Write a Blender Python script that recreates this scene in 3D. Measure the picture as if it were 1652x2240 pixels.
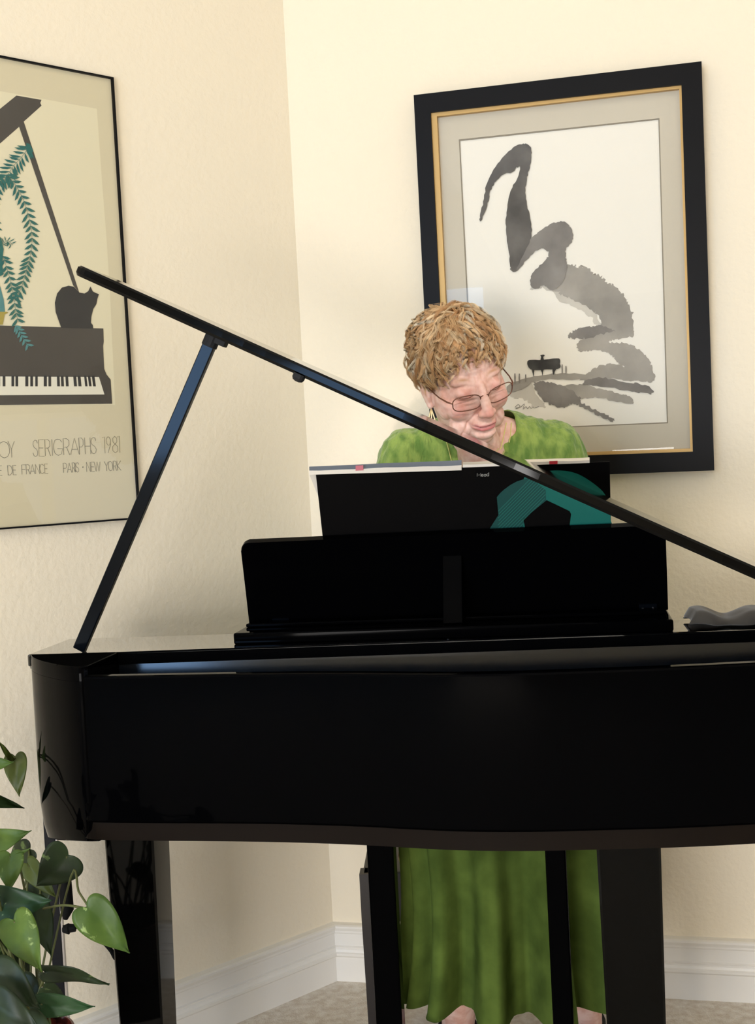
import bpy, bmesh, math, random
import numpy as np
from mathutils import Vector, Matrix, Euler, noise
from mathutils.geometry import tessellate_polygon

for _o in list(bpy.data.objects):
    bpy.data.objects.remove(_o)
SC = bpy.context.scene
COL = SC.collection
PI = math.pi

# ------------------------------------------------------------------ camera
W, H, F = 1652.0, 2240.0, 2800.0
EYE = 1.15
HOR = 117.0                       # the horizon stands this far above the frame's centre
ROLL = 0.052
PITCH = math.atan(HOR * math.cos(ROLL) / F)
FWD = Vector((0, math.cos(PITCH), -math.sin(PITCH)))
UP0 = Vector((0, math.sin(PITCH), math.cos(PITCH)))
RIGHT = Vector((math.cos(ROLL), 0, 0)) - math.sin(ROLL) * UP0
UP = Vector((math.sin(ROLL), 0, 0)) + math.cos(ROLL) * UP0
CAM = Vector((0, 0, EYE))
cam_data = bpy.data.cameras.new('camera')
cam_data.sensor_fit = 'VERTICAL'
cam_data.sensor_height = 36.0
cam_data.sensor_width = 36.0
cam_data.lens = 36.0 * F / H
cam_data.clip_start = 0.02
cam = bpy.data.objects.new('camera', cam_data)
COL.objects.link(cam)
cam.matrix_world = Matrix(((RIGHT.x, UP.x, -FWD.x, CAM.x), (RIGHT.y, UP.y, -FWD.y, CAM.y),
                           (RIGHT.z, UP.z, -FWD.z, CAM.z), (0, 0, 0, 1)))
SC.camera = cam


def ray(px, py):
    return (FWD + RIGHT * ((px - W / 2) / F) + UP * ((H / 2 - py) / F))


def hit_z(px, py, z):
    r = ray(px, py)
    return CAM + r * ((z - EYE) / r.z)


def hit_y(px, py, y):
    r = ray(px, py)
    return CAM + r * (y / r.y)


def hit_plane(px, py, p0, n):
    r = ray(px, py)
    return CAM + r * ((p0 - CAM).dot(n) / r.dot(n))


# ------------------------------------------------------------------ view, world, lights
SC.view_settings.view_transform = 'Standard'
SC.view_settings.look = 'None'
SC.view_settings.exposure = -0.02
SC.view_settings.gamma = 1.0
SC.view_settings.use_curve_mapping = False
SC.cycles.use_denoising = True
SC.cycles.max_bounces = 8
SC.cycles.caustics_reflective = False
SC.cycles.caustics_refractive = False
world = bpy.data.worlds.new('daylight')
SC.world = world
world.use_nodes = True
world.node_tree.nodes['Background'].inputs[0].default_value = (0.35, 0.55, 0.95, 1)
world.node_tree.nodes['Background'].inputs[1].default_value = 1.6


def area_light(name, loc, target, sx, sy, power, color, spread=180):
    d = bpy.data.lights.new(name, 'AREA')
    d.shape = 'RECTANGLE'
    d.size, d.size_y = sx, sy
    d.energy = power
    d.color = color
    d.spread = math.radians(spread)
    o = bpy.data.objects.new(name, d)
    COL.objects.link(o)
    o.location = loc
    o.rotation_euler = (Vector(target) - Vector(loc)).to_track_quat('-Z', 'Y').to_euler()
    return o


def spot_light(name, loc, target, power, color, size, blend, radius):
    d = bpy.data.lights.new(name, 'SPOT')
    d.energy = power
    d.color = color
    d.spot_size = math.radians(size)
    d.spot_blend = blend
    d.shadow_soft_size = radius
    o = bpy.data.objects.new(name, d)
    COL.objects.link(o)
    o.location = loc
    o.rotation_euler = (Vector(target) - Vector(loc)).to_track_quat('-Z', 'Y').to_euler()
    return o


WARM = (1.0, 0.89, 0.74)
area_light('window_daylight', (-3.04, -2.97, 1.62), (0.0, 2.4, 1.1), 1.6, 1.42, 66, (0.34, 0.60, 1.0))
area_light('low_fill_light', (-1.35, -2.97, 0.60), (-0.3, 2.4, 0.50), 1.45, 1.05, 80, (1.0, 0.95, 0.90), 140)  # fill light, added to brighten the lower walls under the piano
area_light('side_fill_light', (3.62, 0.95, 0.80), (-0.6, 2.3, 0.5), 1.4, 1.35, 7, (1.0, 0.90, 0.76))  # added from the right to lift the wall behind and under the piano
spot_light('downlight_corner', (-0.10, 1.72, 2.90), (-0.16, 1.90, 0.0), 4, (1.0, 0.82, 0.56), 150, 0.5, 0.05)
spot_light('downlight_right', (1.00, 1.30, 2.90), (1.00, 1.45, 0.0), 3.5, (1.0, 0.82, 0.56), 150, 0.5, 0.05)
area_light('ceiling_fill_light', (0.0, -1.1, 2.90), (0.0, 0.9, 0.0), 3.4, 3.0, 20, (1.0, 0.88, 0.70))  # broad ambient fill added under the ceiling to even out the room
spot_light('player_fill_spot', (0.30, -1.90, 2.90), (0.17, 2.32, 1.24), 260, (1.0, 0.84, 0.78), 8, 0.9, 0.05)  # added to brighten the pianist's face and hair



# ------------------------------------------------------------------ materials
def mat(name, color, rough=0.5, spec=0.5, metal=0.0, coat=0.0, coat_rough=0.02, sheen=0.0):
    m = bpy.data.materials.new(name)
    m.use_nodes = True
    b = m.node_tree.nodes['Principled BSDF']
    b.inputs['Base Color'].default_value = (*color, 1)
    b.inputs['Roughness'].default_value = rough
    b.inputs['Specular IOR Level'].default_value = spec
    b.inputs['Metallic'].default_value = metal
    b.inputs['Coat Weight'].default_value = coat
    b.inputs['Coat Roughness'].default_value = coat_rough
    b.inputs['Sheen Weight'].default_value = sheen
    return m


def nodes(m):
    nt = m.node_tree
    return nt, nt.nodes['Principled BSDF']


def noise_color(m, c1, c2, scale, detail=4, coords='Object', lo=0.35, hi=0.65, stretch=None):
    nt, b = nodes(m)
    tc = nt.nodes.new('ShaderNodeTexCoord')
    n = nt.nodes.new('ShaderNodeTexNoise')
    n.inputs['Scale'].default_value = scale
    n.inputs['Detail'].default_value = detail
    src = tc.outputs[coords]
    if stretch:
        mp = nt.nodes.new('ShaderNodeMapping')
        mp.inputs['Scale'].default_value = stretch
        nt.links.new(src, mp.inputs['Vector'])
        src = mp.outputs[0]
    nt.links.new(src, n.inputs['Vector'])
    r = nt.nodes.new('ShaderNodeValToRGB')
    r.color_ramp.elements[0].position = lo
    r.color_ramp.elements[1].position = hi
    r.color_ramp.elements[0].color = (*c1, 1)
    r.color_ramp.elements[1].color = (*c2, 1)
    nt.links.new(n.outputs['Fac'], r.inputs[0])
    nt.links.new(r.outputs[0], b.inputs['Base Color'])
    return n, r


def bump(m, scale, strength, dist=0.002, detail=4, coords='Object', stretch=None):
    nt, b = nodes(m)
    tc = nt.nodes.new('ShaderNodeTexCoord')
    n = nt.nodes.new('ShaderNodeTexNoise')
    n.inputs['Scale'].default_value = scale
    n.inputs['Detail'].default_value = detail
    src = tc.outputs[coords]
    if stretch:
        mp = nt.nodes.new('ShaderNodeMapping')
        mp.inputs['Scale'].default_value = stretch
        nt.links.new(src, mp.inputs['Vector'])
        src = mp.outputs[0]
    nt.links.new(src, n.inputs['Vector'])
    bp = nt.nodes.new('ShaderNodeBump')
    bp.inputs['Strength'].default_value = strength
    bp.inputs['Distance'].default_value = dist
    nt.links.new(n.outputs['Fac'], bp.inputs['Height'])
    nt.links.new(bp.outputs[0], b.inputs['Normal'])
    return bp


def srgb(r, g, b):
    return tuple(((c / 255) / 12.92 if c / 255 <= 0.04045 else ((c / 255 + 0.055) / 1.055) ** 2.4) for c in (r, g, b))


# ------------------------------------------------------------------ object helpers
def link_mesh(name, me, material, parent=None, smooth=False):
    o = bpy.data.objects.new(name, me)
    COL.objects.link(o)
    if material is not None:
        for mm in (material if isinstance(material, (list, tuple)) else [material]):
            me.materials.append(mm)
    if smooth:
        me.polygons.foreach_set('use_smooth', [True] * len(me.polygons))
    if smooth == 'sharp':
        me.set_sharp_from_angle(angle=math.radians(16))
    if parent is not None:
        o.parent = parent
        o.matrix_parent_inverse = world_of(parent).inverted()
    return o


def world_of(o):
    m = o.matrix_basis.copy()
    if o.parent:
        m = world_of(o.parent) @ o.matrix_parent_inverse @ m
    return m


def obj(name, bm, material, parent=None, smooth=False):
    me = bpy.data.meshes.new(name)
    bmesh.ops.recalc_face_normals(bm, faces=bm.faces)
    bm.to_mesh(me)
    bm.free()
    return link_mesh(name, me, material, parent, smooth)


def thing(name, label, cat, loc=(0, 0, 0), group=None):
    o = bpy.data.objects.new(name, None)
    COL.objects.link(o)
    o.location = loc
    o.empty_display_size = 0.05
    return tag(o, label, cat, group)


def tag(o, label, cat, group=None):
    o['label'] = label
    o['category'] = cat
    if group:
        o['group'] = group
    return o


def struct(o):
    o['kind'] = 'structure'
    return o


def box(bm, c, s, M=None):
    """box with centre c and size s, in the frame M"""
    vs = []
    for dx in (-.5, .5):
        for dy in (-.5, .5):
            for dz in (-.5, .5):
                p = Vector((c[0] + dx * s[0], c[1] + dy * s[1], c[2] + dz * s[2]))
                vs.append(bm.verts.new(M @ p if M else p))
    for f in ((0, 1, 3, 2), (4, 6, 7, 5), (0, 4, 5, 1), (2, 3, 7, 6), (0, 2, 6, 4), (1, 5, 7, 3)):
        bm.faces.new([vs[i] for i in f])
    return vs


def bevel(bm, w, seg=2):
    bmesh.ops.bevel(bm, geom=[e for e in bm.edges], offset=w, segments=seg, affect='EDGES', clamp_overlap=True, profile=0.5)


def prism(bm, pts, z0, z1, M=None):
    """closed outline extruded from z0 to z1"""
    a = [bm.verts.new((M @ Vector((x, y, z0))) if M else (x, y, z0)) for x, y in pts]
    b = [bm.verts.new((M @ Vector((x, y, z1))) if M else (x, y, z1)) for x, y in pts]
    n = len(pts)
    for i in range(n):
        bm.faces.new((a[i], a[(i + 1) % n], b[(i + 1) % n], b[i]))
    fa = bm.faces.new(a)
    fb = bm.faces.new(b)
    bmesh.ops.triangulate(bm, faces=[fa, fb])


def tube(bm, pts, rad, seg=8, cap=True):
    """tube along pts; rad a number or one per point"""
    pts = [Vector(p) for p in pts]
    n = len(pts)
    if not hasattr(rad, '__len__'):
        rad = [rad] * n
    prev = None
    rings = []
    for i in range(n):
        t = (pts[min(i + 1, n - 1)] - pts[max(i - 1, 0)])
        if t.length < 1e-9:
            t = Vector((0, 0, 1))
        t.normalize()
        if prev is None:
            a = Vector((0, 0, 1)) if abs(t.z) < 0.9 else Vector((1, 0, 0))
            u = t.cross(a).normalized()
        else:
            u = (prev - t * prev.dot(t))
            u = u.normalized() if u.length > 1e-9 else t.orthogonal().normalized()
        prev = u
        v = t.cross(u)
        rings.append([bm.verts.new(pts[i] + (u * math.cos(2 * PI * k / seg) + v * math.sin(2 * PI * k / seg)) * rad[i]) for k in range(seg)])
    for i in range(n - 1):
        for k in range(seg):
            bm.faces.new((rings[i][k], rings[i][(k + 1) % seg], rings[i + 1][(k + 1) % seg], rings[i + 1][k]))
    if cap:
        bm.faces.new(rings[0][::-1])
        bm.faces.new(rings[-1])
    return rings


def catmull(pts, n=6, closed=False):
    P = [Vector(p) for p in pts]
    m = len(P)
    out = []
    rng = range(m) if closed else range(m - 1)
    for i in rng:
        if closed:
            p0, p1, p2, p3 = P[(i - 1) % m], P[i], P[(i + 1) % m], P[(i + 2) % m]
        else:
            p0, p1, p2, p3 = P[max(i - 1, 0)], P[i], P[i + 1], P[min(i + 2, m - 1)]
        for k in range(n):
            t = k / n
            out.append(0.5 * ((2 * p1) + (-p0 + p2) * t + (2 * p0 - 5 * p1 + 4 * p2 - p3) * t * t + (-p0 + 3 * p1 - 3 * p2 + p3) * t ** 3))
    if not closed:
        out.append(P[-1])
    return out


def cyl(bm, p0, p1, r, seg=16):
    tube(bm, [p0, p1], r, seg)


def ellipsoid(bm, c, r, M=None, seg=20, ring=12):
    mm = Matrix.Translation(c) @ Matrix.Diagonal((r[0], r[1], r[2], 1))
    if M:
        mm = M @ mm
    bmesh.ops.create_uvsphere(bm, u_segments=seg, v_segments=ring, radius=1.0, matrix=mm)


# ------------------------------------------------------------------ the room
vp_l = ray(3820, 849)
vp_r = ray(-10100, 1533)
DL = -Vector((vp_l.x, vp_l.y, 0)).normalized()      # along the left wall, away from the corner
DR = -Vector((vp_r.x, vp_r.y, 0)).normalized()      # along the right wall, away from the corner
CORNER = hit_z(735, 2141, 0)
NL = Vector((-DL.y, DL.x, 0))
if NL.dot(-CORNER) < 0:
    NL = -NL
NR = Vector((-DR.y, DR.x, 0))
if NR.dot(-CORNER) < 0:
    NR = -NR
CEIL = 2.95
m_wall = mat('wall_plaster', srgb(248, 237, 214), 0.8, 0.3)
bump(m_wall, 90, 0.35, 0.004, 3)
m_trim = mat('trim_paint', srgb(246, 243, 236), 0.4, 0.5)
m_ceil = mat('ceiling_paint', srgb(250, 248, 243), 0.9, 0.2)


def wall_between(name, a, b, outward, holes=None):
    """a wall standing from a to b with thickness; holes: rectangles (s0, s1, z0, z1) along a->b"""
    bm = bmesh.new()
    d = (b - a)
    L = d.length
    d.normalize()
    M = Matrix.Translation(a) @ Matrix(((d.x, outward.x, 0, 0), (d.y, outward.y, 0, 0), (0, 0, 1, 0), (0, 0, 0, 1)))
    T = 0.12
    if not holes:
        box(bm, (L / 2, T / 2, CEIL / 2), (L, T, CEIL), M)
    else:
        p = 0.0
        for s0, s1, z0, z1 in holes:
            box(bm, ((p + s0) / 2, T / 2, CEIL / 2), (s0 - p, T, CEIL), M)
            box(bm, ((s0 + s1) / 2, T / 2, z0 / 2), (s1 - s0, T, z0), M)
            box(bm, ((s0 + s1) / 2, T / 2, (z1 + CEIL) / 2), (s1 - s0, T, CEIL - z1), M)
            p = s1
        box(bm, ((p + L) / 2, T / 2, CEIL / 2), (L - p, T, CEIL), M)
    return struct(obj(name, bm, m_wall))


AL = CORNER + DL * 5.3
AR = CORNER + DR * 3.9
BL = Vector((AL.x, -3.0, 0))
BR = Vector((AR.x, -3.0, 0))
wall_between('wall_left', CORNER, AL, -NL)
wall_between('wall_right', CORNER, AR, -NR)
wall_between('wall_side_left', AL, BL, Vector((-1, 0, 0)))
wall_between('wall_side_right', AR, BR, Vector((1, 0, 0)), [(.15, 1.65, .08, 1.5)])
wall_between('wall_back', BL, BR, Vector((0, -1, 0)), [(-3.87 - BL.x, -2.20 - BL.x, 0.88, 2.36), (-2.10 - BL.x, -0.60 - BL.x, 0.04, 1.16)])

m_carpet = mat('carpet_pile', srgb(222, 208, 186), 0.95, 0.1, sheen=0.3)
noise_color(m_carpet, srgb(226, 212, 192), srgb(250, 242, 228), 55, 8, lo=0.36, hi=0.64)
bump(m_carpet, 260, 0.8, 0.006, 6)
bm = bmesh.new()
box(bm, (-0.1, 0.1, -0.05), (9.6, 7.2, 0.1))
struct(obj('floor', bm, m_carpet))
bm = bmesh.new()
box(bm, (-0.1, 0.1, CEIL + 0.05), (9.6, 7.2, 0.1))
struct(obj('ceiling', bm, m_ceil))

# two-tier baseboard with a cap, run along each wall
HB = 0.128 / 1.14 * EYE       # height of its cap above the carpet


def baseboard(name, a, d, L, n, mitre):
    prof = [(0, 0), (0.012, 0), (0.012, .054), (0.015, .056), (0.020, .060), (0.020, .065), (0.0165, .067), (0.015, .072), (0.013, .075), (0.0145, .078), (0.011, .080),
            (0.011, .106), (0.014, .108), (0.0155, .110), (0.0155, .114), (0.018, .116), (0.022, .122), (0.022, .126), (0.017, .128), (0, .128)]
    k = HB / 0.128
    bm = bmesh.new()
    A = [bm.verts.new(a + d * (mitre * x) + n * x + Vector((0, 0, z * k))) for x, z in prof]
    B = [bm.verts.new(a + d * L + n * x + Vector((0, 0, z * k))) for x, z in prof]
    for i in range(len(prof)):
        j = (i + 1) % len(prof)
        bm.faces.new((A[i], A[j], B[j], B[i]))
    bm.faces.new(A)
    bm.faces.new(B[::-1])
    return struct(obj(name, bm, m_trim))


half = math.acos(max(-1, min(1, DL.dot(DR)))) / 2
mt = 1 / math.tan(half)
baseboard('baseboard_left', CORNER.copy(), DL, 5.25, NL, mt)
baseboard('baseboard_right', CORNER.copy(), DR, 3.85, NR, mt)

# behind the camera: the window, and an opening added for the low fill light
for nm, x0, x1, z0, z1 in (('window_1', -3.87, -2.20, 0.88, 2.36), ('added_low_opening', -2.10, -0.60, 0.04, 1.16)):
    bm = bmesh.new()
    for x in (x0 + .025, (x0 + x1) / 2, x1 - .025):
        box(bm, (x, -3.06, (z0 + z1) / 2), (0.05, 0.06, z1 - z0))
    for z in (z0 + .025, z1 - .025):
        box(bm, ((x0 + x1) / 2, -3.06, z), (x1 - x0, 0.05, 0.05))
    struct(obj(nm, bm, m_trim))
bm = bmesh.new()
for yy in (AR.y - .175, AR.y - .90, AR.y - 1.625):
    box(bm, (AR.x + .06, yy, .79), (0.06, 0.05, 1.42))
for z in (.105, 1.475):
    box(bm, (AR.x + .06, AR.y - .90, z), (0.05, 1.5, 0.05))
struct(obj('added_side_opening', bm, m_trim))  # frame of an opening added to go with the side fill
# recessed ceiling lamps
m_lamp = bpy.data.materials.new('lamp_glow')
m_lamp.use_nodes = True
_nt = m_lamp.node_tree
_nt.nodes.remove(_nt.nodes['Principled BSDF'])
_e = _nt.nodes.new('ShaderNodeEmission')
_e.inputs[0].default_value = (1, .85, .62, 1)
_e.inputs[1].default_value = 6
_nt.links.new(_e.outputs[0], _nt.nodes['Material Output'].inputs[0])
for i, (x, y) in enumerate([(-0.10, 1.72), (1.00, 1.30), (0.30, -1.90), (1.6, -1.0)]):  # the third fitting is added to go with the pianist's spot
    t = thing('ceiling_light', ['recessed ceiling lamp nearest the corner', 'recessed ceiling lamp above the right end of the piano',
              'added ceiling spot aimed at the pianist from behind the viewer', 'recessed ceiling lamp at the back right of the room'][i], 'ceiling light', (x, y, CEIL), 'recessed lamps in the ceiling')
    bm = bmesh.new()
    ring = [(x + math.cos(a) * r, y + math.sin(a) * r, CEIL + dz) for r, dz in ((.085, 0), (.085, -.008), (.062, -.012), (.060, 0)) for a in [2 * PI * k / 24 for k in range(24)]]
    vs = [bm.verts.new(p) for p in ring]
    for q in range(3):
        for k in range(24):
            bm.faces.new((vs[q * 24 + k], vs[q * 24 + (k + 1) % 24], vs[q * 24 + 24 + (k + 1) % 24], vs[q * 24 + 24 + k]))
    obj('trim_ring', bm, m_trim, t)
    bm = bmesh.new()
    cyl(bm, (x, y, CEIL - .001), (x, y, CEIL - .004), 0.058, 24)
    obj('lens', bm, m_lamp, t)


# ------------------------------------------------------------------ framed pictures
def poly_flat(bm, pts3, mat_index=0):
    """one flat outline, triangulated"""
    vs = [bm.verts.new(p) for p in pts3]
    for tri in tessellate_polygon([pts3]):
        try:
            f = bm.faces.new([vs[i] for i in tri])
            f.material_index = mat_index
        except ValueError:
            pass


def frame_bars(bm, outer, inner, n, t0, t1):
    """four mitred bars between outline outer and inner (3-D points, ordered), from depth t0 to t1 along n"""
    for i in range(4):
        j = (i + 1) % 4
        q = [outer[i], outer[j], inner[j], inner[i]]
        a = [bm.verts.new(p + n * t0) for p in q]
        b = [bm.verts.new(p + n * t1) for p in q]
        bm.faces.new(a[::-1])
        bm.faces.new(b)
        for k in range(4):
            bm.faces.new((a[k], a[(k + 1) % 4], b[(k + 1) % 4], b[k]))


def glass_mat(name, f0=0.04):
    m = bpy.data.materials.new(name)
    m.use_nodes = True
    nt = m.node_tree
    nt.nodes.remove(nt.nodes['Principled BSDF'])
    tr = nt.nodes.new('ShaderNodeBsdfTransparent')
    gl = nt.nodes.new('ShaderNodeBsdfGlossy')
    gl.inputs['Roughness'].default_value = 0.0
    lw = nt.nodes.new('ShaderNodeLayerWeight')
    lw.inputs['Blend'].default_value = 0.5
    pw = nt.nodes.new('ShaderNodeMath')
    pw.operation = 'POWER'
    pw.inputs[1].default_value = 4.0
    ad = nt.nodes.new('ShaderNodeMath')
    ad.operation = 'MULTIPLY_ADD'
    ad.inputs[1].default_value = 0.9
    ad.inputs[2].default_value = f0
    nt.links.new(lw.outputs['Facing'], pw.inputs[0])
    nt.links.new(pw.outputs[0], ad.inputs[0])
    mx = nt.nodes.new('ShaderNodeMixShader')
    nt.links.new(ad.outputs[0], mx.inputs[0])
    nt.links.new(tr.outputs[0], mx.inputs[1])
    nt.links.new(gl.outputs[0], mx.inputs[2])
    nt.links.new(mx.outputs[0], nt.nodes['Material Output'].inputs[0])
    return m


m_glass = glass_mat('picture_glass', 0.02)
m_black_frame = mat('black_frame_wood', srgb(9, 9, 12), 0.45, 0.14)
bump(m_black_frame, 40, 0.1, 0.001, 3)
m_gold = mat('gold_leaf', srgb(196, 160, 100), 0.45, 0.4, metal=0.3)
m_mat_board = mat('mat_board', srgb(206, 198, 180), 0.9, 0.1)
m_bevel = mat('mat_bevel', srgb(150, 142, 126), 0.9, 0.1)
m_paper = mat('art_paper', srgb(244, 240, 228), 0.9, 0.1)


def ink(name, a, b, scale=25):
    m = mat(name, a, 0.9, 0.05)
    noise_color(m, a, b, scale, 6, lo=0.3, hi=0.7)
    return m


# --- brush painting on the right wall
pc = CORNER + DR * 1.0 + Vector((0, 0, 1.4))


def on_r(px, py, off=0.0):
    return hit_plane(px, py, pc + NR * off, NR)


paint = thing('framed_painting', 'large black framed ink brush painting hanging behind the pianist', 'painting', on_r(1240, 1045, 0))
TF = 0.034
O4 = [on_r(905, 208, TF), on_r(1535, 134, TF), on_r(1563, 1029, TF), on_r(947, 1052, TF)]
G4 = [on_r(942, 246, TF), on_r(1491, 185, TF), on_r(1516, 988, TF), on_r(979, 1007, TF)]
I4 = [on_r(954.6, 253, TF), on_r(1486, 192, TF), on_r(1510.5, 981, TF), on_r(990, 999, TF)]
bm = bmesh.new()
frame_bars(bm, [p - NR * TF for p in O4], [p - NR * TF for p in G4], NR, 0.002, TF)
obj('frame', bm, m_black_frame, paint)
bm = bmesh.new()
frame_bars(bm, [p - NR * TF for p in G4], [p - NR * TF for p in I4], NR, 0.006, TF - 0.006)
obj('gold_fillet', bm, m_gold, paint)
W4 = [on_r(1004, 305, .016), on_r(1443, 258.5, .016), on_r(1461.7, 926, .016), on_r(1036, 944, .016)]
W5 = [on_r(1006.5, 308, .014), on_r(1440.5, 261.5, .014), on_r(1459, 923.5, .014), on_r(1038, 941.5, .014)]
bm = bmesh.new()
gi = [p - NR * TF + NR * 0 for p in G4]
frame_bars(bm, gi, [p - NR * .016 for p in W4], NR, 0.006, 0.016)
mb = obj('mat_board', bm, m_mat_board, paint)
bm = bmesh.new()
frame_bars(bm, [p - NR * .016 for p in W4], [p - NR * .014 for p in W5], NR, 0.006, 0.0145)
obj('mat_bevel', bm, m_bevel, mb)
bm = bmesh.new()
P4 = [on_r(1000, 300, .012), on_r(1448, 254, .012), on_r(1466, 930, .012), on_r(1032, 948, .012)]
vs = [bm.verts.new(p - NR * dz) for dz in (0, .003) for p in P4]
bm.faces.new(vs[:4])
bm.faces.new(vs[4:][::-1])
for k in range(4):
    bm.faces.new((vs[k], vs[(k + 1) % 4], vs[4 + (k + 1) % 4], vs[4 + k]))
artp = obj('artwork_paper', bm, m_paper, paint)

rnd = random.Random(7)


def Z4(pts):
    return [(900 + x / 2.382, 120 + y / 2.382) for x, y in pts]


def feather(pts, n=5, jit=1.2, closed=True):
    pts = [(x, y, 0) for x, y in pts]
    c = catmull(pts, n, closed)
    out = []
    for p in c:
        out.append((p.x + rnd.uniform(-jit, jit) * 0.5, p.y + rnd.uniform(-jit, jit) * 0.5))
    return out


def stroke(name, pts, material, off, jit=1.0, n=5, parent=None, plane=on_r):
    bm = bmesh.new()
    poly_flat(bm, [plane(x, y, off) for x, y in feather(pts, n, jit)])
    return obj(name, bm, material, parent if parent else artp)


ink_d = ink('ink_dark', srgb(82, 80, 78), srgb(112, 109, 105), 18)
ink_m = ink('ink_middle', srgb(120, 116, 112), srgb(152, 148, 142), 14)
ink_l = ink('ink_light', srgb(150, 146, 138), srgb(182, 176, 166), 12)
ink_w = ink('ink_wash', srgb(186, 182, 172), srgb(214, 209, 197), 10)
ink_k = ink('ink_black', srgb(58, 58, 58), srgb(90, 90, 88), 40)
B = 0.0124
strokes = [
    ('brush_wash', [(620, 1230), (690, 1215), (790, 1290), (900, 1340), (960, 1400), (985, 1420), (960, 1330), (860, 1230), (760, 1160), (690, 1150)], ink_w, 0, 5),
    ('brush_wash', [(505, 1745), (620, 1715), (660, 1780), (700, 1830), (640, 1835), (600, 1800), (520, 1780)], ink_w, 0, 4),
    ('brush_stroke', [(690, 1090), (760, 1085), (812, 1095), (840, 1090), (860, 1105), (900, 1100), (940, 1130), (985, 1150), (1020, 1180), (1060, 1205), (1090, 1240), (1120, 1270), (1138, 1300), (1155, 1360), (1163, 1450), (1110, 1470), (1000, 1425), (985, 1380), (940, 1330), (860, 1290), (800, 1255), (760, 1235), (690, 1190)], ink_l, 1, 5),
    ('brush_stroke', [(820, 1468), (835, 1445), (880, 1425), (940, 1415), (1000, 1415), (1110, 1425), (1160, 1445), (1110, 1472), (1050, 1488), (1030, 1500), (1110, 1503), (1180, 1530), (1230, 1575), (1258, 1640), (1262, 1700), (1180, 1690), (1110, 1630), (1070, 1600), (1045, 1565), (1000, 1545), (940, 1540), (880, 1545), (862, 1520), (880, 1490), (905, 1478), (850, 1478)], ink_l, 2, 3),
    ('brush_stroke', [(820, 1468), (840, 1443), (900, 1422), (1000, 1415), (1060, 1440), (1000, 1455), (905, 1474), (850, 1478)], ink_m, 3, 4),
    ('brush_stroke', [(880, 1695), (930, 1650), (980, 1622), (1060, 1612), (1150, 1640), (1258, 1702), (1180, 1700), (1060, 1690), (980, 1690)], ink_l, 3, 3),
    ('brush_stroke', [(915, 1690), (990, 1680), (1090, 1700), (1180, 1712), (1252, 1738), (1246, 1768), (1150, 1752), (1000, 1728), (900, 1722)], ink_m, 4, 3),
    ('brush_stroke', [(790, 1730), (880, 1718), (1000, 1742), (1080, 1765), (1130, 1775), (1152, 1792), (1148, 1818), (1060, 1802), (960, 1785), (870, 1788)], ink_l, 4, 3),
    ('brush_stroke', [(505, 1722), (600, 1685), (700, 1665), (800, 1660), (920, 1665), (940, 1688), (860, 1692), (740, 1690), (640, 1700), (590, 1735), (508, 1760)], ink_l, 5, 2),
    ('brush_stroke', [(640, 1720), (650, 1705), (690, 1702), (760, 1715), (830, 1745), (880, 1785), (885, 1810), (960, 1850), (1020, 1875), (1058, 1900), (1040, 1907), (960, 1872), (870, 1825), (830, 1822), (800, 1838), (740, 1828), (690, 1800), (655, 1760)], ink_m, 6, 3),
    ('brush_stroke', [(516, 1108), (545, 1132), (590, 1080), (640, 1030), (680, 1010), (712, 1022), (712, 1050), (680, 1090), (630, 1140), (622, 1200), (650, 1222), (690, 1200), (735, 1225), (790, 1180), (812, 1095), (805, 1050), (808, 1010), (835, 975), (842, 930), (820, 885), (780, 868), (730, 880), (680, 910), (632, 950), (570, 1020)], ink_m, 7, 2),
    ('brush_stroke', [(362, 868), (357, 840), (376, 765), (390, 680), (415, 620), (450, 565), (500, 510), (545, 475), (590, 463), (620, 478), (627, 520), (615, 590), (600, 650), (595, 720), (605, 790), (620, 850), (628, 930), (610, 990), (570, 1070), (540, 1130), (518, 1110), (510, 1050), (498, 950), (493, 860), (505, 760), (525, 690), (550, 650), (568, 595), (562, 582), (545, 590), (530, 610), (480, 625), (440, 660), (412, 710), (402, 760), (378, 830)], ink_d, 8, 1.6),
    ('brush_piano', [(608, 1592), (680, 1590), (768, 1582), (775, 1610), (772, 1634), (700, 1640), (620, 1638)], ink_k, 9, 0.8),
    ('brush_piano', [(674, 1592), (676, 1572), (672, 1566), (684, 1562), (696, 1566), (688, 1574), (690, 1592)], ink_k, 10, 0.4),
    ('brush_piano', [(628, 1636), (642, 1636), (640, 1655), (637, 1676), (632, 1655)], ink_k, 10, 0.4),
    ('brush_piano', [(674, 1636), (690, 1636), (686, 1655), (684, 1672), (680, 1655)], ink_k, 10, 0.4),
    ('brush_piano', [(738, 1632), (756, 1632), (748, 1650), (742, 1668), (736, 1650)], ink_k, 10, 0.4),
]
for nm, pts, mm, lvl, jt in strokes:
    stroke(nm, Z4(pts), mm, B + lvl * 0.0003, jt * 1.5, 7 if jt > 2 else 5)
for x, y0, y1 in [(540, 1664, 1710), (563, 1665, 1706), (596, 1668, 1700), (786, 1618, 1660), (806, 1624, 1660)]:
    stroke('brush_post', Z4([(x - 3, y0), (x + 3, y0), (x + 3, y1), (x - 3, y1)]), ink_m, B + 11 * 0.0003, 0.5)
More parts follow.
